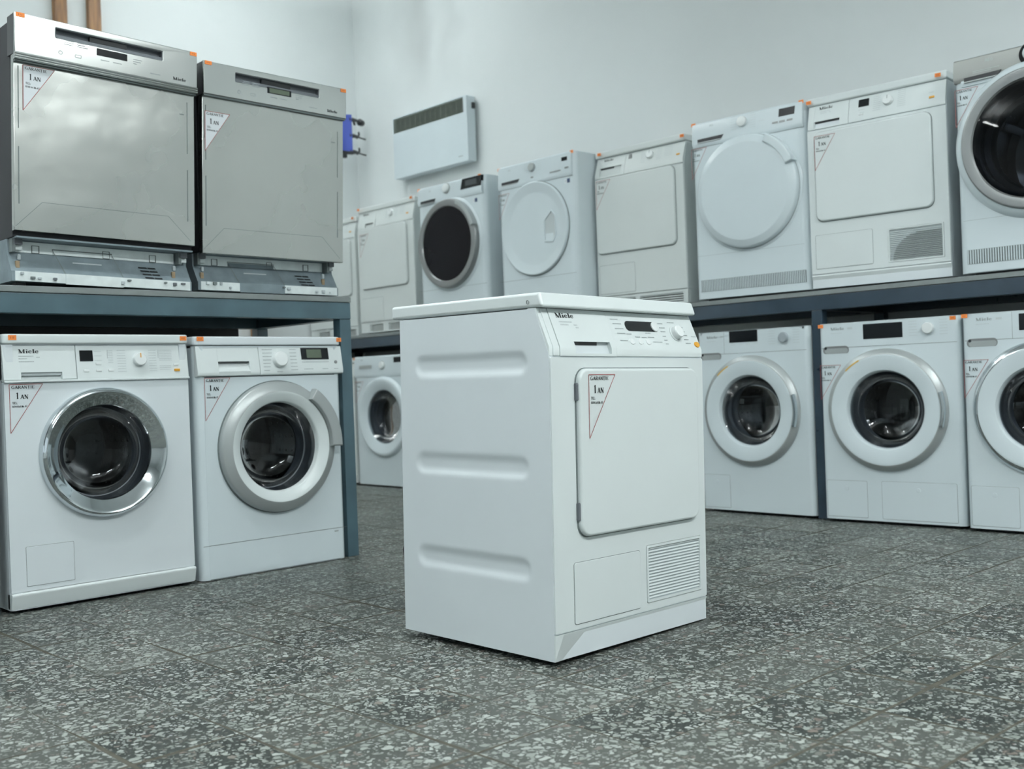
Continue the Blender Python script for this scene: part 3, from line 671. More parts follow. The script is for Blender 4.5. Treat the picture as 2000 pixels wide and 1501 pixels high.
def modern_washer(label, loc, rz, w=.597, h=.85, ring=SILVER, div=.165, display=(.200, .368, .775, .838), knobx=.474, stk=None, flaps=((.016, .194, .024, .178), (.258, .566, .024, .180)), prices=(), kmat=KNOB, enamel=ENAMEL_COOL, logox=.055, amber=True, dw=.3, slotz=.735, drot=0):
    root = thing('washing_machine', label, 'washing machine', loc, rz)
    cx, cz = .290, .478
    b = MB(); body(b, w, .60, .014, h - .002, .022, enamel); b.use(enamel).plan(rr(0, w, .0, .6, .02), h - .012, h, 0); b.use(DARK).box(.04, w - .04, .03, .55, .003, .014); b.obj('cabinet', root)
    b = MB().use(enamel).plate([(.03, .014), (w - .03, .014), (w - .03, .744), (.03, .744)], 0, .012, [circ(cx, cz, .235, 64)]); b.obj('front_panel', root)
    # control fascia
    sl_ = pill(.018, .135, slotz - .017, slotz + .017)
    b = MB().use(enamel).plate([(.03, .7455), (w - .03, .7455), (w - .03, h - .012), (.03, h - .012)], 0, .012)
    seamline(b, [(.012, .745), (cx - .06, .745)]); seamline(b, [(cx + .06, .745), (w - .012, .745)])
    if div: seamline(b, [(div, .746), (div, h - .004)], .0012)
    cp = b.obj('control_panel', root)
    b = MB().use(SILVER_D).plate(sl_, -.0006, .001); b.use(SILVER).plate(pill(.026, .131, slotz - .014, slotz + .008), -.0012, .001); b.use(enamel).plate(pill(.018, .135, slotz - .019, slotz - .015), -.001, .001)
    b.use(BLACK).plate(circ(.030, slotz + .009, .006, 16), -.0014, .0005)
    b.obj('detergent_drawer', root, label='grey pill-shaped grip recess')
    # door
    b = MB().use(ring).lathe([(.256, .004), (.256, -.004), (.252, -.012), (.236, -.026), (.230, -.027)], cx, cz)
    b.use(enamel).lathe([(.230, -.027), (.222, -.0285), (.19, -.026), (.166, -.020), (.160, -.010), (.158, .01)], cx, cz)
    dr = b.obj('door', root)
    if amber:
        b = MB().use(AMBER).arcbar(cx, cz, .2285, .2345, math.radians(116), math.radians(134), -.0285, -.024, 10, 0); b.obj('energy_sticker', dr, label='thin amber sticker along the rim')
    b = MB().use(CHROME).arcbar(cx, cz, .236, .249, math.radians(-17), math.radians(17), -.034, -.012, 14, .003); b.obj('handle', dr, label='chrome door handle')
    drum(root, cx, cz, .157, -.002, dw, gr=.156, bowl=.085, rot=drot)
    # display etc
    x0, x1, z0, z1 = display
    b = MB().use(SCREEN).plate(rr(x0, x1, z0, z1, .002), -.001, .001); b.obj('display', cp, label='black display')
    knob(cp, knobx, .806, 0, .023, .016, kmat, mark=None, collar=None)
    b = MB()
    dashes(b, [(knobx - .080, .836 - i * .0115, .034) for i in range(6)] + [(knobx + .045, .836 - i * .0115, .032) for i in range(6)] + [(logox, .806, .05)] + ([(x0 + .01 + i * .04, z0 - .012, .022) for i in range(4)] if not stk else []), 0, 0, PRINT_L, .0022)
    b.obj('legend', cp, wn=False, label='small grey captions')
    b = MB(); text(b, PRINT, 'Miele', frame_at(logox, -.0003, .820, 0), .0115, fit('Miele', .062, .0115), .08, .2)
    dashes(b, [(logox + .076, .821, .022)], 0, 0, PRINT_L, .008); b.obj('logo', cp, wn=False, label='dark grey serif maker logo')
    for k, f in enumerate(flaps): flap_part(root, *f, enamel, mark=True)
    if stk: warranty(root, *stk)
    for p in prices: price(root, *p)
    return root

def rounded_dryer(label, loc, rz, w=.6, h=.853, kind='white', enamel=ENAMEL_COOL, stk=None, prices=(), name='tumble_dryer', cat='tumble dryer', cx=.3, cz=.49, R=.04):
    root = thing(name, label, cat, loc, rz)
    hollow = kind in ('steel', 'washer')
    seam = {'white': .735, 'pocket': .722, 'black': .742, 'steel': .760, 'washer': .715}[kind]
    b = MB(); body(b, w, .58, .012, h - .03 if hollow else h - .014, R, enamel, hollow)
    b.use(enamel).plan(rr(.0, w, .004, .58, (R * .8, R * .8, R, R)), h - .03 if hollow else h - .015, h, .0)
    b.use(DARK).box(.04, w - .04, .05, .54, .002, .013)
    b.obj('cabinet', root)
    hr = .215
    b = MB().use(enamel).plate([(R, .013), (w - R, .013), (w - R, seam), (R, seam)], -.0004, .01, [circ(cx, cz, hr, 64)] if hollow else [])
    if kind in ('white', 'steel'):
        seamline(b, [(.02, .218), (w - .03, .218), (w - .03, .214)], .0011, -.0008, PRINT)
    elif kind != 'washer': seamline(b, [(.0, .225 if kind == 'black' else .212), (w - .002, .225 if kind == 'black' else .212)], .0014, -.0008)
    b.obj('front_panel', root)
    # control fascia, gently leaning back
    fm = STEEL_K if kind == 'steel' else enamel
    b = MB().use(fm).prism([(-.0012, seam + .001), (-.009, seam + .02), (-.002, h - .006), (.006, h + .0005), (.05, h + .0005), (.05, seam + .001)], R * .35 if kind != 'steel' else .002, w - R * .35, .001)
    if kind != 'steel': seamline(b, [(.01, seam), (cx - .075, seam)], .0016, -.0014); seamline(b, [(cx + .075, seam), (w - .01, seam)], .0016, -.0014)
    cp = b.obj('control_panel', root)
    slope = .007 / (h - seam - .026)
    def Y(z): return -.009 + max(0, (z - seam - .02)) * slope - .0003
    # drawer grip
    zz = {'white': .768, 'pocket': .758, 'black': .765, 'steel': .770, 'washer': .785}[kind]
    if kind == 'washer':
        b = MB().use(SILVER).plate(rr(.075, .205, zz - .012, zz + .010, .003), -.0102, 0); b.obj('detergent_drawer', root, label='grey drawer grip')
    else:
        b = MB().use(DARK).plate([(.045, zz - .010), (.175, zz - .010), (.188, zz + .007), (.045, zz + .005)], Y(zz) - .001, .004)
        b.use(SILVER).plate([(.045, zz - .015), (.168, zz - .015), (.175, zz - .010), (.045, zz - .010)], Y(zz) - .003, .004, bev=.001)
        if kind == 'steel': b.use(enamel).prism([(-.004, .742), (-.006, .758), (-.003, .768), (.004, .768), (.004, .742)], .03, w - .03, .002)
        b.obj('water_drawer', root, label='dark grip recess')
    if kind == 'white':
        b = MB().use(enamel).lathe([(.276, .001), (.270, -.004), (.262, -.004)], cx, cz)
        b.use(SEAM).lathe([(.2635, -.002), (.2635, -.0045), (.261, -.0045)], cx, cz)
        b.use(enamel).lathe([(.262, 0), (.2615, -.014), (.258, -.024), (.252, -.029), (.229, -.038), (.226, -.0395), (.222, -.040), (.10, -.0405), (0, -.0405)], cx, cz, 96)
        dr = b.obj('door', root)
        b = MB().use(enamel).arcbar(cx, cz, .232, .272, math.radians(22), math.radians(63), -.052, -.004, 20, .009); b.obj('handle', dr, label='white door handle')
    elif kind == 'pocket':
        b = MB().use(SEAM).lathe([(.256, -.0005), (.256, -.0045), (.2535, -.0045)], cx, cz)
        b.use(enamel).lathe([(.2535, 0), (.253, -.014), (.249, -.018), (.243, -.0185), (.205, -.008), (.19, -.0065), (.0, -.0060)], cx, cz, 96)
        dr = b.obj('door', root)
        b = MB().use(enamel); P_ = [(.37, .405), (.425, .40), (.445, .43), (.445, .525), (.42, .553), (.37, .51)]
        b.plate([((x - .41) * 1.18 + .41, (z - .475) * 1.14 + .475) for x, z in P_], -.0125, -.004, [P_], bev=.003); b.use(PRINT_L).plate([(x, z) for x, z in P_], -.0068, -.004)
        b.use(enamel).prism([(-.012, .40), (-.0068, .44), (-.005, .40)], .372, .43, .001)
        b.obj('handle', dr, label='angular finger pocket')
    elif kind == 'black':
        b = MB().use(enamel).lathe([(.282, .001), (.276, -.006), (.266, -.008)], cx, cz)
        b.use(SILVER_D).lathe([(.266, -.004), (.265, -.022), (.258, -.036), (.246, -.040), (.224, -.036), (.220, -.030)], cx, cz)
        dr = b.obj('door', root)
        b = MB().use(BLACKGLASS).lathe([(.221, -.030), (.21, -.030), (.17, -.027), (.10, -.025), (0, -.025)], cx, cz); b.obj('door_glass', dr, label='black door glass')
        b = MB().use(SILVER).arcbar(cx, cz, .243, .268, math.radians(18), math.radians(66), -.048, -.010, 20, .005); b.obj('handle', dr, label='metallic door handle')
    elif kind == 'steel':
        b = MB().use(enamel).lathe([(.300, -.0003), (.292, -.012), (.280, -.024), (.268, -.028), (.266, -.026)], cx, cz)
        b.use(SILVER_D).lathe([(.267, -.022), (.265, -.036), (.258, -.040), (.228, -.036), (.222, -.028)], cx, cz)
        b.use(DARK).lathe([(.222, -.030), (.214, -.012), (.204, -.004)], cx, cz)
        dr = b.obj('door', root)
        drum(root, cx, cz, .203, .0, .32, glass=None, seal=DARK)
        b = MB().use(GLASS_T).lathe([(.222, -.029), (.20, -.033), (.12, -.038), (0, -.040)], cx, cz); b.obj('door_glass', dr, label='dark tinted door glass')
    else:
        b = MB().use(enamel).lathe([(.262, .001), (.262, -.006), (.255, -.020), (.246, -.026), (.232, -.027), (.20, -.018), (.176, -.006), (.171, .01)], cx, cz)
        b.obj('door', root)
        drum(root, cx, cz, .172, .0, .3, gr=.171, bowl=.09)
    # knob, display, captions
    b = MB()
    if kind == 'white':
        knob(cp, .285, .815, Y(.815), .024, .014, KNOB, slope)
        d = MB().use(SCREEN).plate([(.470, .800), (.548, .800), (.552, .835), (.474, .835)], Y(.83) - .002, .01); d.obj('display', cp, label='black display')
        for x in (.440, .474, .512): MB().use(SILVER_D).box(x, x + .028, Y(.777) - .002, .004, .7735, .7815).obj('button', cp)
        dashes(b, [(.225, .845 - i * .012, .03) for i in range(6)] + [(.325, .845 - i * .011, .03) for i in range(7)] + [(.37, .80, .03)], Y, slope, PRINT_L, .0018)
        text(b, PRINT, 'AEG', frame_at(.11, Y(.825), .825, slope), .0085, 1.15, .14, font=SANS)
    elif kind == 'pocket':
        knob(cp, .285, .812, Y(.812), .023, .014, SILVER, slope)
        d = MB().use(SCREEN).plate(rr(.505, .545, .806, .826, .001), Y(.82) - .002, .01); d.obj('display', cp, label='small black display')
        for q in ((.42, .50, .7565, .7625), (.53, .556, .763, .771), (.277, .295, .753, .760)): MB().use(SILVER_D).box(q[0], q[1], Y(.76) - .002, .004, q[2], q[3]).obj('button', cp)
        dashes(b, [(.22, .835 - i * .011, .03) for i in range(5)] + [(.33, .835 - i * .011, .03) for i in range(5)] + [(.43 + .024 * i, .772, .014) for i in range(4)], Y, slope, PRINT_L, .0018)
        text(b, PRINT, 'AEG', frame_at(.095, Y(.82), .82, slope), .0075, 1.15, .14, font=SANS)
        d = MB().use(PAPER).box(.518, .536, -.0012, 0, .688, .708).use(STK_BLUE).box(.536, .556, -.0012, 0, .688, .710).use(PRINT_L).box(.522, .532, -.0014, -.001, .692, .704); d.obj('feature_label', root, label='small blue and white label')
    elif kind == 'black':
        knob(cp, .285, .818, Y(.818), .026, .015, KNOB, slope, collar=SILVER)
        d = MB().use(SCREEN).plate([(.405, .765), (.590, .765), (.600, .848), (.430, .848)], Y(.84) - .004, .01, bev=.001); d.use(LCD_D).plate([(.455, .805), (.555, .805), (.555, .836), (.458, .836)], Y(.84) - .0045, .0); d.obj('display', cp, label='large black control display')
        text(b, PRINT, 'AEG', frame_at(.12, Y(.82), .82, slope), .0075, 1.15, .14, font=SANS)
        dashes(b, [(.34, .83 - i * .013, .012) for i in range(4)], Y, slope, PRINT_L, .0018)
        d = MB().use(PAPER).box(.512, .530, -.0012, 0, .700, .720).use(STK_BLUE).box(.530, .550, -.0012, 0, .700, .722).use(PRINT_L).box(.516, .526, -.0014, -.001, .704, .716); d.obj('feature_label', root, label='small blue and white label')
    elif kind == 'steel':
        knob(cp, .300, .812, Y(.812), .030, .020, CHROME, slope, collar=SCREEN)
        d = MB().use(SCREEN).plate(circ(.300, .812, .046, 40), Y(.812) - .006, .01, bev=.002); d.obj('dial_ring', cp, label='glossy black dial ring')
        d = MB().use(SCREEN).plate(rr(.40, .56, .785, .84, .003), Y(.84) - .002, .01); d.obj('display', cp, label='black display')
        text(b, PRINT, 'AEG', frame_at(.125, Y(.822), .822, slope), .012, 1.2, .16, font=SANS)
        dashes(b, [(.08, .792, .10), (.08, .786, .07)], Y, slope, PRINT_L, .0016)
    else:
        knob(cp, .322, .790, Y(.79), .023, .016, KNOB, slope, collar=SILVER)
        d = MB().use(SCREEN).plate(rr(.44, .56, .765, .838, .002), Y(.84) - .002, .01); d.obj('display', cp, label='black display')
        text(b, PRINT, 'AEG', frame_at(.085, Y(.825), .825, slope), .010, 1.15, .14, font=SANS)
        dashes(b, [(.09, .728, .05), (.24, .745, .02)], Y, slope, PRINT_L, .0022)
    b.obj('legend', cp, wn=False, label='maker letters and small grey captions')
    if kind in ('white', 'steel'):
        # tall comb of upright air slots
        b = MB().use(SEAM); x0_, x1_ = (.030, .575)
        b.plate(rr(x0_, x1_, .046, .102, .002), -.0006, .004); b.use(enamel); n = 62 if kind == 'white' else 56
        for i in range(n):
            x = x0_ + (x1_ - x0_) * (i + .2) / n; b.box(x, x + (x1_ - x0_) / n * .42, -.003, .002, .047, .101)
        b.obj('vent_grille', root, label='row of narrow upright air slots')
    if stk: warranty(root, *stk)
    for p in prices: price(root, *p)
    return root

def chrome_washer(label, loc, rz):
    """older white washer with a wide chrome porthole"""
    w, h = .6, .85; root = thing('washing_machine', label, 'washing machine', loc, rz); cx, cz = .303, .472
    E_ = PLASTIC
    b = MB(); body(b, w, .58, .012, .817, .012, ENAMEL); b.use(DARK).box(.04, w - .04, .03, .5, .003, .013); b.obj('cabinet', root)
    b = MB().use(E_).plan(rr(-.001, w + .003, -.006, .585, .014), .8195, h, .006, 3); b.obj('lid', root)
    b = MB().use(ENAMEL).plate(rr(.001, w - .001, .064, .700, .003), -.001, .012, [circ(cx, cz, .185, 64)], bev=.002); b.obj('front_panel', root)
    b = MB().use(E_).prism([(.0, .012), (-.010, .052), (-.010, .060), (-.003, .0625), (.03, .0625), (.03, .012)], 0, w, .003); b.obj('plinth', root)
    b = MB().use(E_).prism([(-.006, .705), (-.006, .712), (.006, .817), (.03, .817), (.03, .705)], .222, w, .002)
    b.prism([(-.010, .7015), (-.010, .7075), (-.003, .7085), (.02, .7085), (.02, .7015)], 0, w + .001, .001)
    cp = b.obj('control_panel', root); sl = .012 / .105
    Y = lambda z: -.006 + (z - .712) * sl - .0003
    b = MB().use(E_)
    b.prism([(-.006, .709), (-.006, .712), (.006, .817), (.03, .817), (.03, .709)], 0, .052, .0015)
    b.prism([(-.006, .709), (-.006, .712), (.006, .817), (.03, .817), (.03, .709)], .175, .2205, .0015)
    b.prism([(Y(.732), .732), (.006, .817), (.03, .817), (.02, .732)], .051, .176, 0)
    b.prism([(.004, .709), (.020, .734), (.04, .734), (.04, .709)], .051, .176, 0)
    b.use(PRINT_L).box(.0525, .1745, Y(.73) + .006, Y(.73) + .009, .722, .733)
    dw_ = b.obj('detergent_drawer', root)
    b = MB(); text(b, BLACK, 'Miele', frame_at(.047, Y(.791), .791, sl), .0125, fit('Miele', .062, .0125), .08, .2)
    dashes(b, [(.047, .781, .045), (.047, .773, .025), (.047, .764, .045), (.10, .777, .010)], Y, sl, PRINT, .0022); b.obj('logo', dw_, wn=False, label='black serif maker logo')
    b = MB().use(SCREEN); b.xf(frame_at(.2545, Y(.7815), .7815, sl) @ Matrix(((1, 0, 0, 0), (0, 0, 1, 0), (0, -1, 0, 0), (0, 0, 0, 1)))); b.plate(rr(-.021, .021, -.0175, .0175, .001), -.001, .001); b.obj('display', cp, label='small square black display')
    knob(cp, .428, .768, Y(.768), .0215, .016, KNOB, sl, mark=ORANGE_B)
    b = MB(); dashes(b, [(.280, .795 - i * .015, .024) for i in range(3)] + [(.325, .797 - i * .0055, .016) for i in range(8)] + [(.355, .797 - i * .0085, .028) for i in range(9)] + [(.462, .797 - i * .0085, .026) for i in range(9)] + [(.498, .797 - i * .0055, .045) for i in range(7)] + [(.498, .745 - i * .006, .040) for i in range(3)], Y, sl, PRINT_L, .0017)
    seamline(b, [(.3225, .762), (.3225, .80)], .001, Y(.78) - .0006, PRINT); seamline(b, [(.495, .762), (.495, .80)], .001, Y(.78) - .0006, PRINT)
    b.obj('legend', cp, wn=False, label='small grey captions')
    for x, z in ((.252, .734), (.292, .734), (.332, .734), (.292, .756), (.556, .749)): MB().use(KNOB).box(x - .009, x + .009, Y(z) - .002, Y(z) + .003, z - .0035, z + .0035, .001).obj('button', cp)
    b = MB().use(ORANGE_B).box(.548, .568, Y(.731) - .0035, Y(.731) + .003, .727, .7355, .0015); b.obj('door_button', cp, label='orange button')
    b = MB().use(CHROME).lathe([(.207, .004), (.208, -.008), (.205, -.020), (.199, -.030), (.193, -.033), (.185, -.030), (.162, -.014), (.156, -.010), (.153, -.008), (.151, 0)], cx, cz, 96)
    dr = b.obj('door', root, label='wide chrome door ring')
    drum(root, cx, cz, .152, .002, .3, gr=.151, bowl=.10, rot=.5)
    flap_part(root, .048, .192, .079, .199, ENAMEL, r=.003, y=-.0012)
    warranty(root, .016, .696, .099, .148, y=-.0012)
    price(root, .0285, .8385, y=-.0062); price(root, .583, .8375, y=-.0062)
    return root

def silver_washer(label, loc, rz):
    """white washer with silver rimmed door and big curved grip"""
    w, h = .6, .845; root = thing('washing_machine', label, 'washing machine', loc, rz); cx, cz = .312, .447
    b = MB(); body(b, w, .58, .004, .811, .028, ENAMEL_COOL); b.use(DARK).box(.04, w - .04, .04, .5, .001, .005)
    b.use(ENAMEL_COOL).plan(rr(.0, w, .0, .58, .03), .806, .812, 0); b.obj('cabinet', root)
    b = MB().use(ENAMEL).plan(rr(-.002, w + .003, -.004, .585, .02), .8135, h, .006, 3); b.obj('lid', root)
    b = MB().use(ENAMEL_COOL).plate([(.028, .1225), (w - .02, .1225), (w - .02, .702), (.028, .702)], -.001, .012, [circ(cx, cz, .2, 64)]); b.obj('front_panel', root)
    b = MB().use(ENAMEL_COOL).plate([(.028, .006), (w - .02, .006), (w - .02, .1205), (.028, .1205)], -.001, .012)
    seamline(b, [(.006, .1215), (w, .1215)], .0014, -.0013)
    b.use(PRINT).box(.545, .562, -.002, 0, .108, .113); b.obj('kick_panel', root)
    Y = lambda z: -.012 + max(0, z - .72) * .16 - .0003; sl = .16
    prof = [(.0, .705), (-.010, .708), (-.012, .72), (.0024, .8105), (.03, .8105), (.03, .705)]
    b = MB().use(PLASTIC).prism(prof, .2475, w + .004, .002); cp = b.obj('control_panel', root)
    b = MB().use(PLASTIC)
    b.prism(prof, .004, .085, .002); b.prism(prof, .206, .2465, .002)
    b.prism([(Y(.757), .757), (.0024, .8105), (.03, .8105), (.01, .757)], .084, .207, 0)
    b.prism([(.0, .705), (-.010, .708), (-.012, .722), (.0, .740), (.012, .758), (.03, .758), (.03, .705)], .084, .207, 0)
    b.use(DARK).box(.085, .206, Y(.757) + .003, Y(.757) + .012, .7535, .7575)
    dw_ = b.obj('detergent_drawer', root)
    knob(cp, .328, .7615, Y(.76), .0275, .020, KNOB, sl, collar=None)
    T_ = frame_at(.4835, Y(.782), .782, sl) @ Matrix(((1, 0, 0, 0), (0, 0, 1, 0), (0, -1, 0, 0), (0, 0, 0, 1)))
    b = MB().use(SCREEN); b.xf(T_); b.plate(rr(-.060, .060, -.022, .022, .001), -.001, .001).use(LCD).plate(rr(-.036, .028, -.016, .016, .001), -.0016, 0); b.obj('display', cp, label='dark display with green-grey screen')
    b = MB(); dashes(b, [(.262, .797 - i * .0125, .042 - i * .003) for i in range(7)] + [(.375, .797 - i * .0125, .028) for i in range(7)] + [(.425, .750, .118), (.43, .724, .04), (.51, .724, .025), (.562, .724, .02), (.315, .716, .024)], Y, sl, PRINT, .0024); b.obj('legend', cp, wn=False, label='small grey captions')
    b = MB().use(SILVER_D); b.xf(frame_at(.573, Y(.750), .750, sl) @ Matrix(((1, 0, 0, 0), (0, 0, 1, 0), (0, -1, 0, 0), (0, 0, 0, 1)))); b.lathe([(.0065, .001), (.006, -.002), (0, -.002)], 0, 0, 20); b.obj('power_button', cp, label='small round grey button')
    b = MB().use(SEAM).lathe([(.2395, -.0005), (.2395, -.006), (.2365, -.006)], cx, cz)
    b.use(SILVER).lathe([(.2365, 0), (.2355, -.018), (.228, -.027), (.205, -.036), (.199, -.037)], cx, cz, 96)
    b.use(PLASTIC).lathe([(.199, -.037), (.190, -.036), (.166, -.026), (.161, -.018), (.159, .0)], cx, cz, 96); dr = b.obj('door', root, label='silver outer rim and white inner rim')
    b = MB().use(SILVER).arcbar(cx, cz, .203, .249, math.radians(-3), math.radians(55), -.056, -.020, 26, .007); b.obj('handle', dr, label='large curved silver handle')
    drum(root, cx, cz, .16, .002, .3, gr=.159, bowl=.10, rot=1.2)
    warranty(root, .032, .700, .098, .147, y=-.0014)
    price(root, .020, .836, y=-.0045, w=.026); price(root, .592, .834, y=-.0045, w=.022)
    return root

def dishwasher(label, loc, rz, roll, top, pb, db, k, strips, lcd, stk, sl0, seed):
    w = .598; root = thing('dishwasher', label, 'dishwasher', loc, rz); root.rotation_euler = (0, roll, rz)
    D = Matrix(((1, 0, 0, 0), (0, 1, -k, k * top), (0, 0, 1, 0), (0, 0, 0, 1)))     # door leans out a little at the top
    Y = lambda z: k * (top - z)
    yb = Y(db)
    # tub and frame
    b = MB().use(TUB).box(.004, w - .004, yb + .030, .55, .148, top - .012, .003); b.obj('cabinet', root, label='black side walls')
    # door skin
    dpt = .02
    b = MB().use(STEEL); b.xf(D); b.plate([(.002, db), (w - .004, db), (w - .004, pb + .004), (.002, pb + .004)], .006, dpt + .006, bev=.0025)
    b.use(SEAM)
    for x, rows in ((.016, ((.0, .19), (.245, .42))), (w - .030, ((.015, .19), (.245, .42)))):
        for a, c in rows: b.plate(rr(x - .0014, x + .0014, pb - .035 - c, pb - .035 - a, .001), .0052, .008)
    b.box(w - .058, w - .042, .0052, .008, pb - .095, pb - .092)
    # folded blank at the foot of the door
    b.use(SEAM)
    for (x0, z0, x1, z1) in ((.085, db + .092, w - .10, db + .092), (.085, db + .092, .006, db + .012), (w - .10, db + .092, w - .02, db + .015)):
        d = Vector((x1 - x0, z1 - z0)); n = Vector((-d.y, d.x)).normalized() * .0006
        b.face([(x0 + n.x, .0055, z0 + n.y), (x0 - n.x, .0055, z0 - n.y), (x1 - n.x, .0055, z1 - n.y), (x1 + n.x, .0055, z1 + n.y)])
    b.xf(D); b.use(DARK).box(.004, w - .008, .022, .036, db + .01, pb)
    b.obj('door', root, label='blank stainless steel door skin')
    # fascia with grip recess
    hx0, hx1, hz0, hz1 = .124, .474, top - .052, top - .022
    b = MB().use(STEEL_P); b.xf(D)
    b.plate([(0, pb), (w, pb), (w, top), (0, top)], -.010, .0, [rr(hx0, hx1, hz0, hz1, .002)], bev=.003, seg=3)
    b.use(DARK).box(.0, .003, -.004, .05, pb, top - .002).box(w - .003, w, -.004, .05, pb, top - .002)
    b.use(STEEL_P).box(.002, w - .002, .0, .05, top - .004, top - .001)
    if strips: b.use(STEEL_P); [b.prism([(-.012, pb + .001 - .007 * i), (-.014, pb - .002 - .007 * i), (-.012, pb - .0055 - .007 * i), (0, pb - .0055 - .007 * i), (0, pb + .001 - .007 * i)], 0, w, .0) for i in range(3)]; b.use(SEAM).box(.001, w - .001, -.0105, 0, pb - .0005, pb + .0012)
    b.use(SEAM).box(.003, w - .003, -.006, .004, pb - (.024 if strips else .006), pb - (.020 if strips else .0))
    fa = b.obj('fascia', root)
    b = MB().use(RUBBER); b.xf(D); b.box(hx0, hx1, .012, .014, hz0, hz1).box(hx0, hx1, -.008, .012, hz1 - .001, hz1).box(hx0, hx0 + .001, -.008, .012, hz0, hz1).box(hx1 - .001, hx1, -.008, .012, hz0, hz1)
    b.use(RUBBER).prism([(-.006, hz0), (-.003, hz0 + .011), (.012, hz0 + .017), (.012, hz0)], hx0, hx1, 0)
    b.use(BLACK).box(hx0 + .11, hx0 + .23, -.001, .013, hz0 + .013, hz1 - .001); b.obj('handle', fa, label='dark grip recess')
    b = MB().use(SCREEN); b.xf(D); b.plate(rr(.252, .352, pb + .042, pb + .064, .001), -.0108, 0)
    if lcd: b.use(LCD).plate(rr(.260, .344, pb + .045, pb + .061, .001), -.0112, 0)
    b.obj('display', fa, label='green-grey screen' if lcd else 'narrow black display')
    b = MB(); b.xf(D)
    dashes(b, [(.155, pb + .066, .024), (.150, pb + .060, .03), (.148, pb + .054, .03), (.19, pb + .066, .03), (.19, pb + .060, .026), (.19, pb + .054, .034), (.265, pb + .028, .028), (.305, pb + .028, .028), (.372, pb + .052, .03), (.372, pb + .045, .026), (.372, pb + .038, .012), (.43, pb + .018, .035)], -.0102, 0, PRINT, .0022)
    b.use(PRINT).plate(circ(.138, pb + .026, .0065, 20), -.0105, 0, [circ(.138, pb + .026, .0045, 20)]).plate(rr(.183, .203, pb + .020, pb + .030, .003), -.0105, 0, [rr(.1845, .2015, pb + .0215, pb + .0285, .002)])
    text(b, BLACK, 'Miele', frame_at(.510, -.0103, pb + .014), .0095, fit('Miele', .047, .0095), .08, .2)
    b.obj('legend', fa, wn=False, label='maker logo and small captions')
    # base with service plates
    y1, y2 = yb + .075, yb + .035
    if k > .03: y1, y2 = yb + .085, yb + .045
    b = MB().use(ZINC)
    b.box(.01, w - .01, yb + .012, .54, .145, .150)
    b.prism([(y1, .147), (y1, .104), (y2 + .004, .045), (y2, .045), (y2, .014), (.54, .014), (.54, .147)], .002, w - .004, .0)
    b.use(ZINC_L).box(.012, w - .05, y1 - .002, y1 + .002, .108, .142).box(.012, w - .010, y2 - .002, y2 + .002, .015, .045)
    b.obj('base', root)
    sl_ = (y2 + .004 - y1) / (.045 - .104)
    def yB(z): return y1 + (z - .104) * sl_
    rnd = random.Random(seed)
    b = MB().use(ZINC)
    b.use(SEAM).face([(.138, yB(.104) - .003, .122), (.140, yB(.104) - .003, .122), (.168, yB(.046) - .0015, .046), (.164, yB(.046) - .0015, .046)])
    b.face([(.330, yB(.104) - .003, .120), (.332, yB(.104) - .003, .120), (.356, yB(.046) - .0015, .046), (.353, yB(.046) - .0015, .046)]); b.box(.138, .331, y1 - .0045, y1 - .002, .1225, .125)
    b.use(LINT).face([(.198, yB(.084) - .002, .083), (.292, yB(.084) - .002, .083), (.292, yB(.086) - .002, .087), (.198, yB(.086) - .002, .087)])
    b.use(ZINC_L if not lcd else ZINC).box(.140, .330, y1 - .004, y1 - .001, .108, .121).box(.165, .352, y2 - .004, y2 - .001, .012, .045)
    b.obj('service_plate', root, label='centre service plate')
    b = MB().use(BLACK)
    for i in range(4):
        z = .088 - i * .0115; x = .415 + i * .005
        for (xa, xb) in ((x, x + .030), (x + .033, x + .060)): b.face([(xa, yB(z) - .002, z), (xb, yB(z) - .002, z), (xb + .002, yB(z - .005) - .002, z - .005), (xa + .002, yB(z - .005) - .002, z - .005)])
    b.obj('vent_slots', root)
    for i in range(9):                       # clips, screws and lugs
        x = (.03, .055, .125, .345, .365, .49, .52, .555, .08)[i] + rnd.uniform(-.006, .006); z = rnd.choice((.022, .028, .034))
        MB().use(rnd.choice((SEAM, LINT, ZINC_L, RUBBER))).box(x, x + rnd.uniform(.006, .014), y2 - .010, y2 - .001, z, z + rnd.uniform(.005, .011), .001).obj('clip', root)
    for x in (.075, .30, .46):
        MB().use(SEAM).plate(rr(x, x + .0235, .108, .132, .001), y1 - .0045, y1, [rr(x + .0015, x + .022, .1095, .1305, .001)]).obj('lug', root)
    for x in (.018, w - .07): MB().use(RUST).box(x, x + .012, yB(.068) - .008, yB(.068), .056, .078, .001).obj('brass_clip', root); MB().use(LINT).box(x + .010, x + .020, yB(.09) - .010, yB(.09), .082, .100, .003).obj('clip', root)
    for x in (.008, w - .045):
        MB().use(SEAM).box(x, x + .010, y1 - .03, y1, .105, .145).use(ZINC_L).box(x + .0095, x + .034, y1 - .02, y1 - .004, .112, .128, .003).use(RUBBER).box(x + .004, x + .03, y1 - .035, y1 - .015, .127, .150, .002).obj('hinge_bracket', root)
    for x in (.04, w - .04):
        for y in (y2 + .05, .48):
            b = MB().use(DARK).box(x - .015, x + .015, y - .015, y + .015, x * math.tan(roll) + .001, .020 + x * math.tan(roll) * .3); b.obj('foot', root)
    warranty(root, stk[0], stk[1], .095, .138, y=.0052, white=True, D=D)
    price(root, .018, top - .0065, y=Y(top) - .0105, w=.026, h=.013); price(root, w - .014, top - .0075, y=Y(top) - .0105, w=.024, h=.013)
    return root

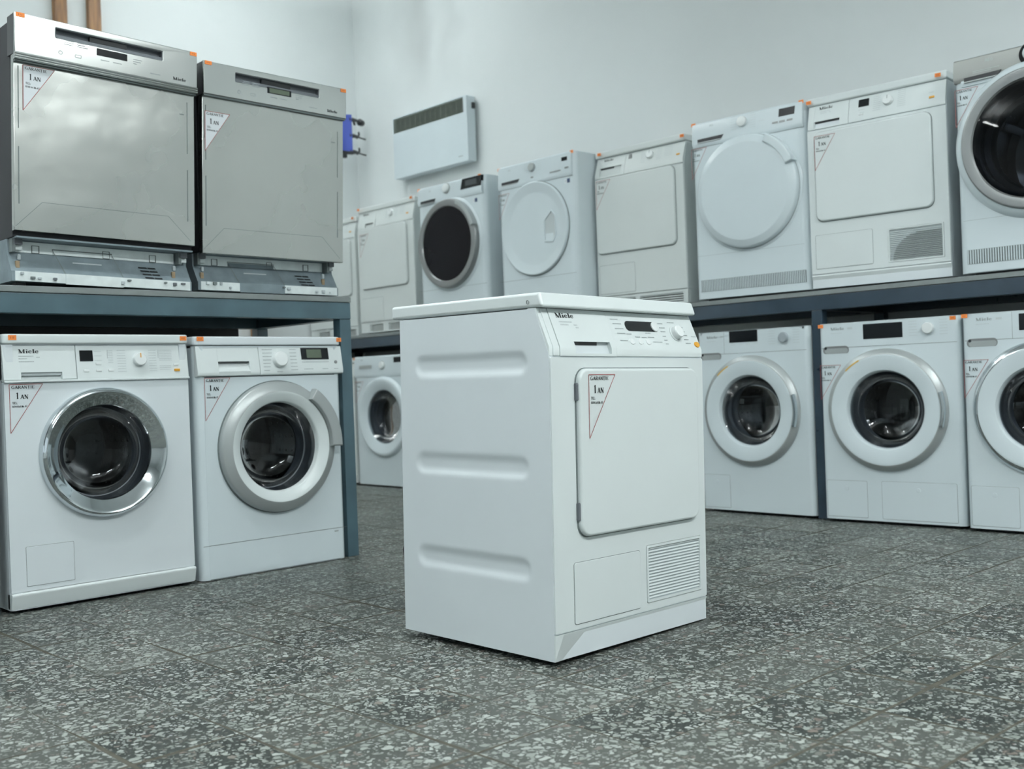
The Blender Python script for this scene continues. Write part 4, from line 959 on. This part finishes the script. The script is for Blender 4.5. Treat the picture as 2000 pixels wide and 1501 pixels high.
# ------------------------------------------------------------------ room
XL, YR, XR, YB = -6.72, 4.90, 4.4, WIN_Y
struct(MB().use(FLOOR).box(XL - .2, XR + .2, YB - .2, YR + .2, -.1, 0).obj('floor', wn=False))
CEILM = mat('ceiling_paint', (.70, .73, .73), .8, var=.03, vscale=2)
struct(MB().use(CEILM).box(XL - .2, XR + .2, YB - .2, YR + .2, CEIL, CEIL + .1).obj('ceiling', wn=False))
struct(MB().use(WALL).box(XL - .2, XL, YB - .2, YR, 0, CEIL).obj('wall_left', wn=False))
struct(MB().use(WALL).box(XL - .2, XR + .2, YR, YR + .2, 0, CEIL).obj('wall_right', wn=False))
struct(MB().use(WALL).box(XR, XR + .2, YB - .2, YR, 0, CEIL).obj('wall_back', wn=False))
b = MB().use(WALL)
xs = [XL] + [v for ab in WINDOWS for v in ab] + [XR]
for i in range(0, len(xs), 2): b.box(xs[i], xs[i + 1], YB - .2, YB, 0, CEIL)
for a, c in WINDOWS: b.box(a, c, YB - .2, YB, 0, .65).box(a, c, YB - .2, YB, 2.85, CEIL)
struct(b.obj('wall_front', wn=False))
FRAME = mat('window_frame_paint', (.45, .47, .48), .4)
for i, (a, c) in enumerate(WINDOWS):
    b = MB().use(FRAME)
    for x in (a, (a + c) / 2 - .03, c - .06): b.box(x, x + .06, YB - .11, YB - .05, .65, 2.85, .004)
    for z in (.65, 2.79): b.box(a, c, YB - .11, YB - .05, z, z + .06, .004)
    struct(b.obj('window_%d' % (i + 1)))
for i, (y0, y1) in enumerate(((2.60, 2.68), (2.815, 2.895))):
    struct(MB().use(WOOD).box(XL, XL + .045, y0, y1, 0.0, CEIL, .003).obj('trim_%d' % (i + 1)))

# ceiling fittings
TUBEM = bpy.data.materials.new('lit_tube'); TUBEM.use_nodes = True
_e = TUBEM.node_tree.nodes['Principled BSDF']; _e.inputs['Emission Color'].default_value = (.955, 1, 1, 1); _e.inputs['Emission Strength'].default_value = 4
LAMPM = mat('lamp_housing', (.7, .73, .73), .4)
for i, (x, y, pd, pu) in enumerate(TUBES):
    t = thing('ceiling_light', 'long white fluorescent batten on the ceiling', 'ceiling light', (x, y, TUBE_Z), PI / 2, 'fluorescent battens on the ceiling')
    MB().use(LAMPM).box(-.64, .64, -.05, .05, -.05, 0, .005).obj('housing', t)
    for xx in (-.5, .5): MB().use(LAMPM).box(xx - .004, xx + .004, -.004, .004, 0, CEIL - TUBE_Z).obj('suspension_rod', t)
    for yy in (-.03, .03): MB().use(TUBEM).tube([(-.6, yy, -.066), (.6, yy, -.066)], .013, 10).obj('tube', t)
    area('tube_light', (x, y, TUBE_Z - .085), 1.2, .10, pd, (.955, 1, 1), (0, 0, PI / 2))
    area('ceiling_fill', (x, y, TUBE_Z + .01), 1.2, .10, pu, (.955, 1, 1), (PI, 0, PI / 2))  # added upward fill above the housing, bounced off the ceiling onto the walls

# ------------------------------------------------------------------ racks
def rack(label, loc, rz, L0, L1, depth, posts, paint, bz=.915, board=(.980, 1.0), name='steel_rack', back=None):
    """local x along the front, y backwards"""
    root = thing(name, label, 'shelf rack', loc, rz)
    MB().use(BOARD).box(L0, L1, -.004, depth, board[0], board[1], .002).obj('shelf_board', root, label='grey shelf board')
    for y in (0, depth - .045): MB().use(paint).box(L0, L1, y, y + .045, bz, board[0] - .001, .003).obj('beam', root)
    for x, fr, bk in posts:
        if fr: MB().use(paint).box(x, x + .05, .002, .05, 0, bz, .003).obj('post', root)
        if bk: MB().use(paint).box(x, x + .05, depth - .05, depth - .002, 0, bz, .003).obj('post', root)
        MB().use(paint).box(x, x + .05, .045, depth - .045, bz, board[0] - .002, .003).obj('crossbar', root)
    return root
rl = rack('petrol blue steel rack carrying the two steel dishwashers', (-3.395, 0, 0), PI / 2, -1.2, 2.415, .66, [(1.045, 1, 1), (2.365, 1, 1), (-.3, 1, 1)], PAINT_L)
rr_ = rack('long dark blue steel rack carrying the row of tumble dryers', (0, 4.20, 0), 0, -6.70, -.55, .62, [(-6.68, 1, 1), (-4.93, 1, 1), (-3.69, 1, 1), (-2.452, 1, 1), (-1.15, 1, 1)], PAINT_R)
MB_ = MB().use(DARK).box(-1.2, 2.30, .655, .66, .0, .915); MB_.obj('added_dark_sheet', rl, label='added dark sheet standing in for the darkness under the rack')  # sheet added to keep the space behind the lower washers black

# ------------------------------------------------------------------ centre dryer
t_ = condenser_dryer('tumble_dryer', 'white tumble dryer standing alone in the middle of the floor', (-1.6727, 1.7156, .009), 0, ribs=True, prices=())
_X, _Y, _yaw, _tx, _ty = -1.6727, 1.7156, .023, -.0093, -.0145
ex = Vector((-math.sin(_yaw), math.cos(_yaw), _ty)).normalized(); ey = Vector((-math.cos(_yaw), -math.sin(_yaw), -_tx)).normalized(); ez = ex.cross(ey).normalized(); ey = ez.cross(ex)
t_.matrix_world = Matrix(((ex.x, ey.x, ez.x, _X), (ex.y, ey.y, ez.y, _Y), (ex.z, ey.z, ez.z, .0005), (0, 0, 0, 1)))

# ------------------------------------------------------------------ left rack: two washers below, two dishwashers above
chrome_washer('white washing machine with a wide chrome door ring under the left rack', (-3.378, 1.121, 0), PI / 2)
silver_washer('white washing machine with a silver-rimmed door and big curved handle, under the left rack', (-3.378, 1.747, 0), PI / 2)
dishwasher('steel dishwasher with narrow black display, left one of the two on the left rack', (-3.345, 1.160, 1.0), PI / 2, .021, .824, .702, .166, .022, True, False, (.030, .672), .651, 3)
dishwasher('steel dishwasher with green-grey screen, right one of the two on the left rack', (-3.380, 1.812, 1.0), PI / 2, .006, .803, .690, .140, .055, False, True, (.013, .634), .63, 5)

# ------------------------------------------------------------------ right rack, floor level
modern_washer('white washing machine right behind the lone dryer, greyish knob, left of the dark post', (-3.053, 4.18, 0), 0, kmat=GREYK, div=.153, display=(.183, .336, .795, .848), flaps=((.016, .160, .024, .177),), slotz=.735, drot=.3)
modern_washer('white washing machine with large black display just right of the dark post', (-2.392, 4.155, 0), .06, w=.598, div=None, stk=(-.004 + .006, .671, .094, .146), prices=((.010, .840), (.572, .840)), drot=.9)
modern_washer('white washing machine with chrome door rim at the right edge of the photo', (-1.778, 4.168, 0), .03, ring=CHROME, div=.19, display=(.215, .39, .775, .838), stk=(.004, .669, .094, .146), prices=((.012, .842),), amber=False, drot=.5)
rounded_dryer('white front-loading washing machine glimpsed between left rack and lone dryer', (-5.850, 4.17, 0), 0, kind='washer', name='washing_machine', cat='washing machine', cz=.456, cx=.318, stk=(.012, .690, .09, .14), prices=((.01, .842),), R=.035)
condenser_dryer('tumble_dryer', 'white dryer on the floor at the far end, mostly hidden by the left rack', (-6.475, 4.19, 0), 0, enamel=ENAMEL_OLD, plastic=PLASTIC_OLD, detail='far', ch=.02, stk=(.44, .66), door=(.03, .52, .285, .675))

# ------------------------------------------------------------------ right rack, upper row (left to right)
Z = 1.0
condenser_dryer('tumble_dryer', 'aged white tumble dryer at the far left end of the upper row', (-6.70, 4.40, Z), 0, enamel=ENAMEL_OLD, plastic=PLASTIC_OLD, detail='far', ch=.02, vent='kick', door=(.03, .545, .30, .70), stk=None, prices=((.575, .84, .000),), depth=.48)
condenser_dryer('tumble_dryer', 'aged white square-door tumble dryer left of the black-door dryer', (-5.845, 4.235, Z), 0, w=.6, enamel=ENAMEL_OLD, plastic=PLASTIC_OLD, detail='far', ch=.02, vent='kick', door=(.04, .535, .30, .70), flap=(.03, .26, .09, .24), stk=(.045, .665), prices=((.02, .84, .0), (.585, .84, .0)), slotcut=.178, div=.2)
rounded_dryer('white tumble dryer with black glass door and metallic rim', (-5.095, 4.15, Z), 0, w=.61, kind='black', cz=.485, cx=.30, prices=((.02, .846), (.575, .848)))
rounded_dryer('white tumble dryer with plain round door and angular finger pocket', (-4.347, 4.125, Z), 0, w=.585, kind='pocket', cz=.478, cx=.290, stk=(.010, .700, .085, .14), prices=((.02, .842), (.575, .846)))
condenser_dryer('tumble_dryer', 'white square-door dryer between the two plain round-door dryers', (-3.742, 4.262, Z), .03, w=.572, enamel=ENAMEL_OLD, plastic=PLASTIC_OLD, detail='N', ch=.03, vent='kick', door=(.012, .520, .305, .70), flap=(.0, .0, .0, .0) and (.018, .250, .095, .245), stk=(.022, .690), prices=((.035, .835, .006), (.565, .836, .006)), slotcut=.178, div=.2, slot=(.03, .122, .760))
rounded_dryer('white tumble dryer with large plain round door and white top handle', (-3.065, 4.20, Z), .067, kind='white', cz=.490, cx=.300, stk=(.004, .732, .084, .142), prices=((.020, .848), (.580, .848)))
condenser_dryer('tumble_dryer', 'white square-door dryer with slatted grille and small black display, upper row', (-2.457, 4.228, Z), .075, w=.605, h=.85, enamel=ENAMEL, plastic=PLASTIC, detail='M', ch=.022, pz0=.708, door=(.036, .545, .302, .692), flap=(.024, .281, .096, .243), slot=(.036, .150, .742), slotcut=.152, div=.192, stk=(.040, .674), prices=((.012, .832, .004), (.575, .832, .004)))
rounded_dryer('white tumble dryer with steel fascia and dark glass door, top right corner', (-1.795, 4.215, Z), 0, kind='steel', cz=.495, cx=.300, stk=(.004, .735, .09, .145), prices=((.016, .838),), R=.03)

# ------------------------------------------------------------------ wall things
h_ = thing('wall_heater', 'white electric convector heater with slatted top on the right wall', 'heater', (-6.14, 4.80, 2.155), 0)
HW, HH = .81, .442
b = MB().use(HEATER).plate(rr(0, HW, 0, HH, .006), 0, .075, [rr(.006, HW - .035, HH - .112, HH - .008, .003)], bev=.012, seg=4); b.obj('casing', h_)
b = MB().use(SEAM).box(.006, HW - .035, .03, .032, HH - .112, HH - .008).use(GRILLE)
for i in range(9): z = HH - .110 + i * .0115; b.prism([(.001, z), (.012, z + .007), (.013, z + .005), (.003, z - .001)], .006, HW - .035)
for i in range(14): x = .03 + i * .056; b.box(x, x + .002, .002, .004, HH - .112, HH - .008)
b.obj('grille', h_)
MB().use(PRINT).box(HW - .10, HW - .055, -.001, .002, .038, .043).obj('logo', h_)
MB().use(DARK).box(HW - .002, HW + .012, .045, .07, HH - .085, HH - .045, .003).obj('thermostat_knob', h_)
MB().use(SEAM).box(.1, .14, .074, .1, .1, .34).box(HW - .14, HW - .10, .074, .1, .1, .34).obj('bracket', h_)

bl = thing('wall_holder', 'blue plastic holder on black clip arms in the corner', 'holder', (-6.50, 4.550, 2.37), 0)
b = MB().use(BLUE)
pts = [(.0, .0), (-.006, .03), (-.008, .06), (-.004, .09), (.010, .115), (.014, .128)]
b.plan(pts + [(x + .012, y + .001) for x, y in pts[::-1]], .035, .310, .0015); b.obj('panel', bl, label='curved blue panel')
b = MB().use(DARK).plan(pts + [(x + .03, y + .001) for x, y in pts[::-1]], .012, .035, .003).box(-.002, .03, .04, .075, -.018, .014, .004); b.obj('tray', bl, label='black lower tray')
for z, kn in ((.285, 1), (.165, 0), (.045, 0)):
    b = MB().use(DARK)
    b.tube([(.010, .11, z - .012), (.0, .16, z - .004), (-.02, .20, z)], [.018, .015, .012], 10)
    if kn: b.tube([(-.02, .20, z), (-.04, .24, z), (-.044, .25, z)], [.010, .010, .026], 14).tube([(-.044, .25, z), (-.06, .285, z)], [.026, .024], 14).tube([(-.008, .165, z - .004), (-.01, .18, z - .04)], .008, 8)
    else: b.tube([(-.02, .20, z - .006), (-.03, .225, z + .004), (-.032, .232, z + .022), (-.028, .226, z + .040)], [.012, .009, .008, .007], 10).tube([(-.025, .205, z), (-.06, .31, z)], .006, 8)
    b.obj('clip_arm', bl)
tag(MB().use(WOOD).box(-6.70, -6.64, 3.90, 3.985, 0, 1.45, .003).obj('wooden_plank'), 'short varnished wooden plank standing by the left wall, seen under the left rack', 'plank')
